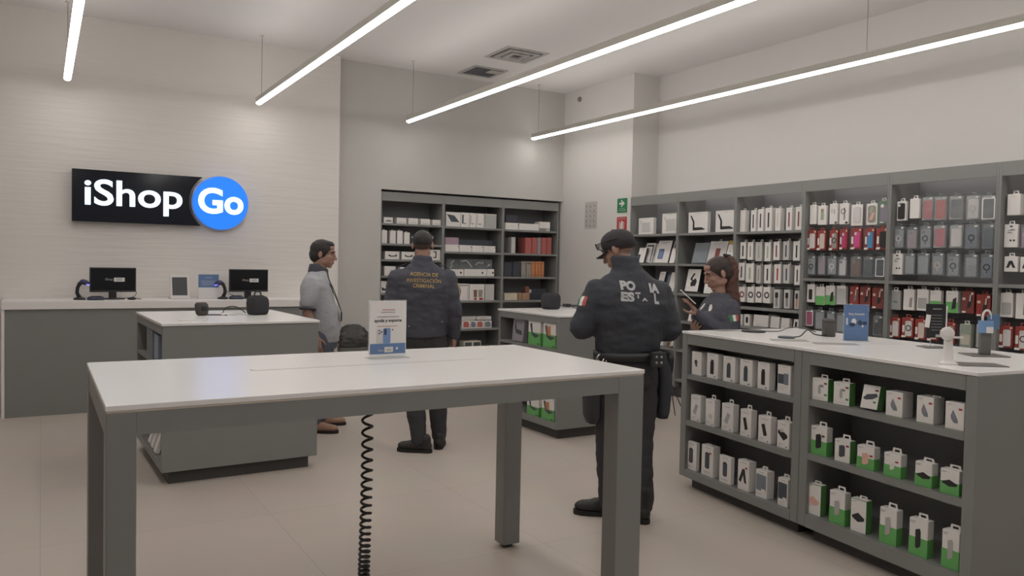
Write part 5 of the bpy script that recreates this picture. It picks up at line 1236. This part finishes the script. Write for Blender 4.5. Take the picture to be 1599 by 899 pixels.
def body(t, m, torso, neck, Mh, hs, arms, legs, hands, nr=(.062, .056, .056)):
    mb = MB(); mb.loft(torso, 28); mb.limb(neck, nr, 18); head(mb, Mh, hs)
    for (S, E, W) in arms: arm(mb, S, E, W, (.052, .047, .040, .038, .027))
    for (H, K, A) in legs:
        mb.limb([H, K], [.085, .055], 16); mb.limb([K, Vector(K).lerp(Vector(A), .35)-Vector((0, .01, 0)), A], [.052, .050, .036], 16)
        mb.ell((A[0], A[1]+.05, .05), (.03, .085, .03))
    for h in hands: hand(mb, *h[:5], **(h[5] if len(h) > 5 else {}))
    return mobj('body', fuse(mb, .0052, 4), m, t)
def trousers(t, m, hips, legs, rad, seed, name='trousers'):
    mb = MB(); mb.loft(hips, 28)
    for (H, K, A) in legs:
        mb.limb([H, Vector(H).lerp(Vector(K), .5), K, Vector(K).lerp(Vector(A), .5), A], rad, 18)
    return mobj(name, fuse(mb, .010, 4, .007, 8, seed), m, t)

# ---- man in black police uniform with cap
t = thing('person', 'person in black uniform and cap seen from behind, grey letters on back', 'person', (3.06, 3.72, 0), math.radians(-19), 'people')
Mh = headM((-.045, .075, 1.645), math.radians(48), math.radians(-26), 0)
LA = ((-.205, -.01, 1.385), (-.285, .0, 1.175), (-.13, .24, 1.17)); RA = ((.19, -.01, 1.385), (.255, -.02, 1.17), (.06, .25, 1.15))
LL = ((-.095, 0, .90), (-.10, .02, .50), (-.075, .045, .10)); RL = ((.095, 0, .90), (.10, .0, .50), (.105, -.045, .10))
body(t, M_skin, [(.86, .15, .11, 0), (1.0, .155, .115, 0), (1.2, .17, .12, 0), (1.36, .18, .11, 0), (1.44, .12, .085, 0), (1.49, .07, .07, .01)],
     [(-.01, .01, 1.44), (-.03, .035, 1.53), (-.04, .06, 1.60)], Mh, 1.02, [LA, RA], [LL, RL],
     [(LA[2], (.75, .5, .1), (.4, -.6, -.6), 1, .9), (RA[2], (-.75, .5, .1), (-.4, -.6, -.6), -1, .9)])
mb = MB(); mb.loft([(1.015, .185, .135, 0), (1.05, .20, .148, 0), (1.12, .205, .15, -.005), (1.24, .228, .152, -.015), (1.33, .24, .147, -.015), (1.40, .235, .13, -.012), (1.45, .20, .112, -.005), (1.485, .145, .098, 0), (1.525, .096, .09, .01, -.01), (1.57, .083, .084, .022, -.02), (1.61, .080, .082, .034, -.025)], 36)
for A_ in (LA, RA):
    arm(mb, A_[0], A_[1], A_[2], (.080, .082, .080, .068, .048))
uni = mobj('jacket', fuse(mb, .009, 7, .011, 7, 2), M_uni, t)
trousers(t, M_uni2, [(.82, .165, .135, 0), (.90, .19, .145, 0), (.98, .185, .138, 0), (1.04, .18, .13, 0)], (LL, RL), (.105, .095, .078, .075, .066), 4)
shoe(t, -.065, .085, math.radians(68), M_boot, 1.12, True, 'boot'); shoe(t, .105, -.035, math.radians(-8), M_boot, 1.12, True, 'boot')
face_parts(t, Mh, M_hair, 1.02)
mobj('hair', hair_mesh(Mh @ Matrix.Scale(1.02, 4), [((0, -.014, .03), (.0762, .0965, .085))], (.878, -.48), .02, -.005), M_hairfade, t)
# cap
cap = MB()
rs = []
for k in range(9):
    a = PI/2*k/8*.98; rr_ = math.cos(a)
    rs.append([Mh @ Vector((.088*rr_*math.cos(2*PI*i/28), -.014+.106*rr_*math.sin(2*PI*i/28), .045+.082*math.sin(a)**.9+(.012*math.sin(2*PI*i/28)*rr_))) for i in range(28)])
rs.insert(0, [Mh @ Vector((.084*math.cos(2*PI*i/28), -.014+.102*math.sin(2*PI*i/28), .004+.026*math.sin(2*PI*i/28))) for i in range(28)])
cap.rings(rs); co = cap.build('cap', mat('cap_cloth', '#3b383a', .85, bump=.3, bscale=80), t, True)
bp = []
for k, zz in ((0, 0), (1, .006)):
    bp.append(zz)
def brimf(u, v, d): return Mh @ Vector((u, v, .038+d-.9*u*u*6-(v-.07)*.35))
MB().prism([(.082*math.cos(a), .05+.102*math.sin(a)) for a in [PI*i/16 for i in range(17)]], brimf, .006).build('cap_brim', mat('cap_cloth', '#3b383a', .85), co)
MB().lathe([(.010, 0), (.007, .006), (.001, .008)], (0, -.014, .125), 12, Mh).build('cap_button', M_uni, co)
g_ = MB()
for q in (-1, 1): g_.ringprism(rrect(q*.034-.027, .050, q*.034+.027, .09, .012), rrect(q*.034-.024, .053, q*.034+.024, .087, .010), lambda u, v, d: Mh @ Vector((u, .118-abs(u)*.25+d, v)), .004)
g_.tube([Mh @ Vector((-.06, .102, .078)), Mh @ Vector((-.094, .02, .066)), Mh @ Vector((-.09, -.05, .05))], .003, 6).tube([Mh @ Vector((.06, .102, .078)), Mh @ Vector((.094, .02, .066)), Mh @ Vector((.09, -.05, .05))], .003, 6)
gf = g_.build('sunglasses_frame', M_black, t)
for q in (-1, 1): MB().prism(rrect(q*.034-.024, .053, q*.034+.024, .087, .010), lambda u, v, d: Mh @ Vector((u, .119-abs(u)*.25+d, v)), .002).build('lens', mat('brown_lens', '#6d5c55', .1), gf)
# lettering with the gaps the folds leave
def back_text(s, x, z, w, h, m, target, sh=0, b=.006, name='lettering'):
    me = text_mesh(s, .1, bold=b, width=w, height=h)
    project(me, (x, 0, z), target, '-y', .003, sh); return mobj(name, me, m, t)
back_text('PO', -.100, 1.412, .092, .056, M_silver, uni.data, -.06)
back_text('IA', .082, 1.398, .064, .056, M_silver, uni.data, -.10)
back_text('ES', -.103, 1.346, .080, .056, M_silver, uni.data, -.04)
back_text('T', -.015, 1.362, .034, .034, M_silver, uni.data, .0)
back_text('A', .025, 1.344, .038, .020, M_silver, uni.data, .0)
back_text('L', .106, 1.332, .030, .062, M_silver, uni.data, -.1)
patch(t, 'flag_patch', uni.data, (-.30, -.03, 1.335), (.85, .45, 0), (0, 0, 1), .075, .055, [M_flagg, M_paper, M_flagr], lambda u, v: 0 if u < .33 else (1 if u < .66 else 2))
# duty belt and what hangs on it
def beltring(z, rx, ry, h, e=2.4):
    po = []; n = 40
    for i in range(n):
        a = 2*PI*i/n; c, s_ = math.cos(a), math.sin(a)
        po.append((abs(c)**(2/e)*(1 if c >= 0 else -1), abs(s_)**(2/e)*(1 if s_ >= 0 else -1)))
    return MB().ringprism([(rx*a, ry*b) for a, b in po], [((rx-.012)*a, (ry-.012)*b) for a, b in po], lambda u, v, d: Vector((u, v, z+d)), h)
belt = beltring(.985, .206, .160, .048).build('duty_belt', M_black, t, True)
MB().box(.085, -.20, .955, .165, -.150, 1.045, .008).build('belt_pouch', M_uni2, belt)
for (a, b) in ((.108, 1.018), (.138, 1.018), (.108, .984), (.138, .984)): MB().lathe([(.0075, 0), (.0075, .003), (.003, .005)], (0, 0, 0), 12, Matrix.Translation((a, -.2, b)) @ Matrix.Rotation(PI/2, 4, 'X')).build('snap_button', M_steel, belt)
MB().tube(smooth_path([(-.205, -.08, 1.02), (-.22, -.085, 1.0), (-.215, -.07, .975), (-.2, -.06, .985)]), .004, 8).tube(smooth_path([(-.19, -.12, 1.0), (-.20, -.13, .98), (-.18, -.13, .97), (-.175, -.12, .99)]), .003, 8).build('key_ring', M_steel, belt)
MB().loft([(.62, .030, .050, 0, .232), (.66, .036, .06, 0, .236), (.80, .042, .065, 0, .24), (.93, .045, .055, -.01, .235), (1.0, .03, .04, -.01, .225)], 20, 3).build('holster', M_uni, belt, True)
MB().loft([(.905, .018, .03, -.03, .262), (.98, .022, .028, -.035, .262), (1.03, .018, .02, -.04, .26)], 16, 3).build('pistol_grip', M_black, belt, True)
MB().tube([(.275, -.04, .80), (.285, -.05, .72), (.30, -.05, .64)], .003, 6).tube([(.275, -.03, .84), (.30, -.04, .78), (.335, -.05, .70)], .003, 6).build('loose_strap', M_black, belt)
MB().loft([(.60, .030, .06, 0, -.215), (.64, .042, .075, 0, -.22), (.78, .045, .08, 0, -.225), (.86, .035, .07, 0, -.215)], 20, 3).build('thigh_pouch', M_uni2, belt, True)
MB().box(-.205, -.03, .85, -.195, .03, .99).build('pouch_strap', M_black, belt)

# ---- man in dark jacket with gold lettering
t = thing('person', 'person in dark navy jacket with gold lettering on back, facing alcove shelves', 'person', (2.72, 5.9, 0), math.radians(-24.6), 'people')
Mh = headM((-.035, .035, 1.683), math.radians(-4), math.radians(-10), 0)
LA = ((-.23, -.01, 1.41), (-.285, -.02, 1.16), (-.30, .05, .93)); RA = ((.17, -.01, 1.41), (.225, -.02, 1.155), (.235, .03, .945))
LL = ((-.11, -.01, .91), (-.09, -.03, .50), (-.04, -.10, .10)); RL = ((.075, .0, .91), (.105, .02, .50), (.125, .055, .10))
body(t, M_skin, [(.86, .15, .11, 0, -.025), (1.0, .16, .115, 0, -.025), (1.25, .17, .12, 0, -.03), (1.40, .17, .10, 0, -.03), (1.48, .11, .08, 0, -.03), (1.53, .065, .065, .0, -.03)],
     [(-.03, 0, 1.48), (-.033, .012, 1.57), (-.035, .025, 1.64)], Mh, 1.04, [LA, RA], [LL, RL],
     [(LA[2], (0, .15, -1), (1, .2, 0), 1, .55), (RA[2], (.05, .05, -1), (-1, .3, 0), -1, .5)])
mb = MB(); mb.loft([(.935, .195, .15, 0, -.03), (1.0, .205, .155, 0, -.03), (1.1, .215, .15, 0, -.03), (1.25, .235, .15, -.01, -.03), (1.37, .25, .14, -.012, -.03), (1.44, .225, .12, -.008, -.03), (1.49, .165, .10, -.003, -.03), (1.525, .115, .088, 0, -.03), (1.555, .085, .085, .005, -.033), (1.60, .078, .08, .015, -.034)], 36)
for A_ in (LA, RA): arm(mb, A_[0], A_[1], A_[2], (.082, .082, .076, .066, .052))
jk = mobj('jacket', fuse(mb, .009, 7, .011, 7, 9), M_navyu, t)
trousers(t, M_uni2, [(.82, .165, .13, 0, -.02), (.92, .185, .14, 0, -.025), (.98, .18, .135, 0, -.03)], (LL, RL), (.105, .094, .080, .076, .062), 14)
shoe(t, -.015, -.105, math.radians(72), M_boot, 1.08); shoe(t, .125, .05, math.radians(-5), M_boot, 1.05)
face_parts(t, Mh, M_hair, 1.04)
mobj('hair_fade', hair_mesh(Mh @ Matrix.Scale(1.04, 4), [((0, -.014, .03), (.0758, .0962, .085))], (.878, -.48), .025, -.028), M_hairfade, t)
mobj('hair', hair_mesh(Mh @ Matrix.Scale(1.04, 4), [((0, -.014, .032), (.0785, .099, .088))], (.878, -.48), .03, .010), M_hair, t)
g_ = MB()
for q in (-1, 1): g_.tube([Mh @ Vector((q*.068, .075, .105)), Mh @ Vector((q*.084, .01, .078)), Mh @ Vector((q*.084, -.055, .055))], .0028, 6)
g_.tube([Mh @ Vector((-.068, .075, .105)), Mh @ Vector((0, .088, .118)), Mh @ Vector((.068, .075, .105))], .003, 6)
gf = g_.build('sunglasses_frame', M_black, t)
for q in (-1, 1): MB().ell((q*.036, .075, .112), (.03, .006, .02), Mh, (.5, 0, 0)).build('lens', M_blackg, gf, True)
for q in (-1, 1): MB().limb([Mh @ Vector((q*.085, -.045, .060)), Mh @ Vector((q*.083, -.062, .048))], [.004, .004], 8).build('temple_tip', M_steel, gf, True)
def gold(s, x, z, w, h):
    me = text_mesh(s, .1, bold=.001, width=w, height=h, align='CENTER'); project(me, (x, 0, z), jk.data, '-y', .003, -.03); return mobj('gold_lettering', me, M_gold, t)
gold('AGENCIA DE', -.02, 1.432, .225, .030); gold('INVESTIGACIÓN', -.02, 1.383, .275, .036); gold('CRIMINAL', -.02, 1.340, .175, .030)
for q in (-1, 1):
    MB().box(-.05, -.02, -.003, .05, .02, .004, .003, 1, Matrix.Translation((-.03+q*.175, .0, 1.512)) @ Matrix.Rotation(q*.38, 4, 'Y')).build('epaulette', M_navyu, t)
patch(t, 'sleeve_patch', jk.data, (.27, -.02, 1.33), (-1, .25, 0), (0, 0, 1), .07, .09, [M_gold, M_navyu], lambda u, v: 0 if (u < .15 or u > .8 or v < .15 or v > .85) else 1)
MB().lathe([(.006, 0), (.006, .003), (.002, .004)], (0, 0, 0), 10, Matrix.Translation((.13, -.165, 1.07)) @ Matrix.Rotation(PI/2, 4, 'X')).lathe([(.005, 0), (.005, .003), (.002, .004)], (0, 0, 0), 10, Matrix.Translation((-.135, -.165, 1.03)) @ Matrix.Rotation(PI/2, 4, 'X')).build('metal_snaps', M_steel, t)

# ---- man in grey polo
t = thing('person', 'person in grey polo shirt with dark collar, in profile beside left island', 'person', (2.20, 7.05, 0), math.radians(-115), 'people')
Mh = headM((0, .014, 1.598), math.radians(-4), math.radians(-6), 0)
RA = ((.20, -.07, 1.335), (.245, -.085, 1.07), (.215, -.01, .86)); LA = ((-.20, -.055, 1.335), (-.25, -.03, 1.07), (-.22, .06, .87))
LL = ((-.10, 0, .86), (-.11, .02, .48), (-.13, .0, .09)); RL = ((.10, 0, .86), (.13, .02, .48), (.17, -.03, .09))
body(t, M_skin, [(.80, .15, .13, 0), (.95, .17, .14, .0), (1.1, .17, .13, -.01), (1.3, .17, .10, -.03), (1.38, .12, .08, -.03), (1.43, .065, .065, -.025)],
     [(0, -.03, 1.39), (0, -.018, 1.47), (0, -.005, 1.55)], Mh, 1.08, [LA, RA], [LL, RL],
     [(LA[2], (0, .25, -1), (1, .1, 0), 1, .5), (RA[2], (-.02, .12, -1), (-1, .15, 0), -1, .45)], nr=(.066, .064, .062))
mb = MB(); mb.loft([(.80, .18, .155, .005), (.86, .19, .17, .0), (.98, .195, .18, -.005), (1.08, .195, .172, -.015), (1.2, .2, .15, -.035), (1.31, .225, .135, -.045), (1.37, .195, .112, -.042), (1.41, .135, .095, -.035), (1.435, .095, .083, -.03), (1.455, .075, .075, -.022)], 36)
for A_ in (LA, RA):
    e_ = Vector(A_[0]).lerp(Vector(A_[1]), .62)
    mb.limb([A_[0], Vector(A_[0]).lerp(e_, .5), e_], [.076, .079, .074], 18)
pl = mobj('polo_shirt', fuse(mb, .009, 5, .006, 7, 21), M_polo, t)
for A_ in (LA, RA):
    a_ = Vector(A_[0]).lerp(Vector(A_[1]), .81); b_ = Vector(A_[0]).lerp(Vector(A_[1]), .875)
    MB().tube([a_, a_.lerp(b_, .5), b_], [.0765, .0765, .0755], 22).build('dark_cuff', M_navyu, t, True)
cl = MB()
cr = []
for rr_, zz, yy in ((.094, 1.425, -.028), (.090, 1.465, -.028), (.084, 1.505, -.024), (.077, 1.51, -.022), (.074, 1.46, -.022), (.078, 1.425, -.026)):
    cr.append([Vector((rr_*math.cos(2*PI*i/24), yy+rr_*1.0*math.sin(2*PI*i/24), zz-.05*max(0, math.sin(2*PI*i/24)))) for i in range(24)])
cl.rings(cr, cap=False); cl.build('dark_collar', M_navyu, t, True)
patch(t, 'button_placket', pl.data, (0, .1, 1.33), (0, -1, -.15), (0, 0, 1), .045, .17, [M_navyu], lambda u, v: 0)
MB().tube(smooth_path([(.07, -.07, 1.46), (.085, .0, 1.42), (.06, .085, 1.32), (.03, .155, 1.16), (.02, .185, 1.08)]), .0035, 6).tube(smooth_path([(-.07, -.07, 1.46), (-.085, .0, 1.42), (-.06, .085, 1.32), (0, .155, 1.16), (.02, .185, 1.08)]), .0035, 6).build('lanyard', M_black, t, True)
MB().box(-.01, .182, .99, .05, .190, 1.075, .002, 1).build('badge_holder', M_black, t)
trousers(t, M_jean, [(.74, .165, .145, 0), (.82, .175, .155, 0), (.90, .17, .15, 0)], (LL, RL), (.105, .095, .078, .072, .062), 33)
tan = mat('tan_shoe_leather', '#a3806c', .6, bump=.2)
shoe(t, -.135, .03, math.radians(10), tan, 1.0); shoe(t, .18, -.0, math.radians(-6), tan, 1.0)
face_parts(t, Mh, M_hair, 1.08)
mobj('hair', hair_mesh(Mh @ Matrix.Scale(1.08, 4), [((0, -.014, .036), (.083, .103, .090)), ((0, -.050, -.006), (.080, .066, .078)), ((0, .03, .085), (.06, .055, .034))], (.878, -.48), .031), M_hair, t)

# ---- woman holding a white tablet
t = thing('person', 'person with long ponytail in navy shirt, looking down at a white tablet', 'person', (4.50, 4.40, 0), math.radians(73), 'people')
Mh = headM((0, .0, 1.502), math.radians(-8), math.radians(-20), 0)
LA = ((-.165, -.03, 1.245), (-.215, .0, 1.03), (-.06, .20, 1.19)); RA = ((.165, -.03, 1.245), (.20, .03, 1.02), (.06, .15, 1.06))
LL = ((-.085, 0, .80), (-.085, .02, .45), (-.085, .0, .09)); RL = ((.085, 0, .80), (.085, .02, .45), (.085, .0, .09))
body(t, M_skin2, [(.75, .15, .12, 0), (.9, .145, .11, .0), (1.05, .14, .10, -.0), (1.2, .15, .09, -.01), (1.28, .11, .075, -.02), (1.34, .055, .055, -.02)],
     [(0, -.02, 1.30), (0, -.015, 1.37), (0, -.008, 1.45)], Mh, 1.06, [LA, RA], [LL, RL],
     [(LA[2], (-.05, .55, .75), (.45, .65, -.4), -1, .35, dict(thumb_in=.9)), (RA[2], (-.75, .45, .25), (-.1, -.6, .7), 1, .5)], nr=(.054, .047, .047))
mb = MB(); mb.loft([(.78, .19, .155, 0), (.88, .19, .16, .0), (1.0, .18, .15, .0), (1.12, .19, .165, .0), (1.19, .19, .155, -.005), (1.25, .18, .125, -.02), (1.29, .145, .10, -.02), (1.325, .10, .078, -.02), (1.355, .068, .066, -.018)], 36)
mb.ell((-.075, .10, 1.15), (.075, .07, .075)); mb.ell((.075, .10, 1.15), (.075, .07, .075))
for A_ in (LA, RA): arm(mb, A_[0], A_[1], A_[2], (.066, .068, .062, .054, .042))
sh = mobj('shirt', fuse(mb, .009, 5, .006, 8, 40), M_navyw, t)
for q in (-1, 1):
    MB().prism([(0, 0), (.055, -.075), (.075, -.02), (.06, .03), (.02, .035)], lambda u, v, d: Vector((q*(.012+u*.9), .06-abs(u)*.65+d-v*.28, 1.315+v)), .005).build('collar', M_navyw, t)
patch(t, 'white_badge', sh.data, (-.13, .22, 1.255), (.35, -.9, -.1), (.45, 0, 1), .03, .058, [M_paper], lambda u, v: 0, True)
patch(t, 'white_badge', sh.data, (.03, .22, 1.255), (0, -1, -.1), (-.45, 0, 1), .03, .058, [M_paper], lambda u, v: 0, True)
patch(t, 'flag_patch', sh.data, (-.30, -.01, 1.175), (1, .05, 0), (0, 0.1, 1), .064, .046, [M_flagg, M_paper, M_flagr], lambda u, v: 0 if u < .33 else (1 if u < .66 else 2))
trousers(t, M_uni2, [(.68, .165, .14, 0), (.78, .185, .15, 0), (.88, .165, .135, 0)], (LL, RL), (.10, .09, .072, .068, .058), 51)
shoe(t, -.085, .03, math.radians(6), M_boot, .92); shoe(t, .085, .03, math.radians(-6), M_boot, .92)
face_parts(t, Mh, M_hairbr, 1.06)
mobj('hair', hair_mesh(Mh @ Matrix.Scale(1.06, 4), [((0, -.012, .036), (.0825, .104, .088)), ((0, -.048, 0), (.079, .068, .072)), ((0, -.105, .06), (.034, .034, .038))], (.806, -.591), .022), M_hairbr, t)
tb = MB(); tb.limb([Mh @ Vector((0, -.085, .085)), Mh @ Vector((0, -.12, .07)), Mh @ Vector((0, -.118, .0)), (-.005, -.105, 1.40), (-.02, -.125, 1.29), (-.03, -.155, 1.17)], [.028, .042, .052, .058, .056, .026], 18)
mobj('ponytail', fuse(tb, .007, 4, .006, 22, 8), M_hairred, t)
MB().lathe([(.03, -.008), (.036, 0), (.03, .008)], (0, -.0, .0), 16, Mh @ Matrix.Translation((0, -.108, .079)) @ Matrix.Rotation(1.2, 4, 'X')).build('hair_tie', M_black, t, True)
MB().limb([Mh @ Vector((-.02, -.085, .125)), Mh @ Vector((-.01, -.125, .10)), Mh @ Vector((0, -.14, .06))], [.010, .014, .010], 12).build('hair_clip', M_black, t, True)
# tablet held in the hand: lies on the palm
tw = thing('tablet', 'thin white tablet held up by the woman with ponytail', 'tablet', (0, 0, 0))
bpy.context.view_layer.update()
Wm = Matrix.Translation((4.50, 4.40, 0)) @ Matrix.Rotation(math.radians(73), 4, 'Z')
Mt = Wm @ Matrix.Translation((-.02, .262, 1.318)) @ Matrix.Rotation(math.radians(-24), 4, 'Z') @ Matrix.Rotation(math.radians(42), 4, 'X')
MB().box(-.085, -.075, 0, .085, .075, .008, .003, 1).build('casing', M_paper, tw)
MB().box(-.075, -.066, .0081, .075, .066, .0088).build('screen', mat('tablet_screen', '#3c3a3f', .3), tw)
tw.matrix_world = Mt
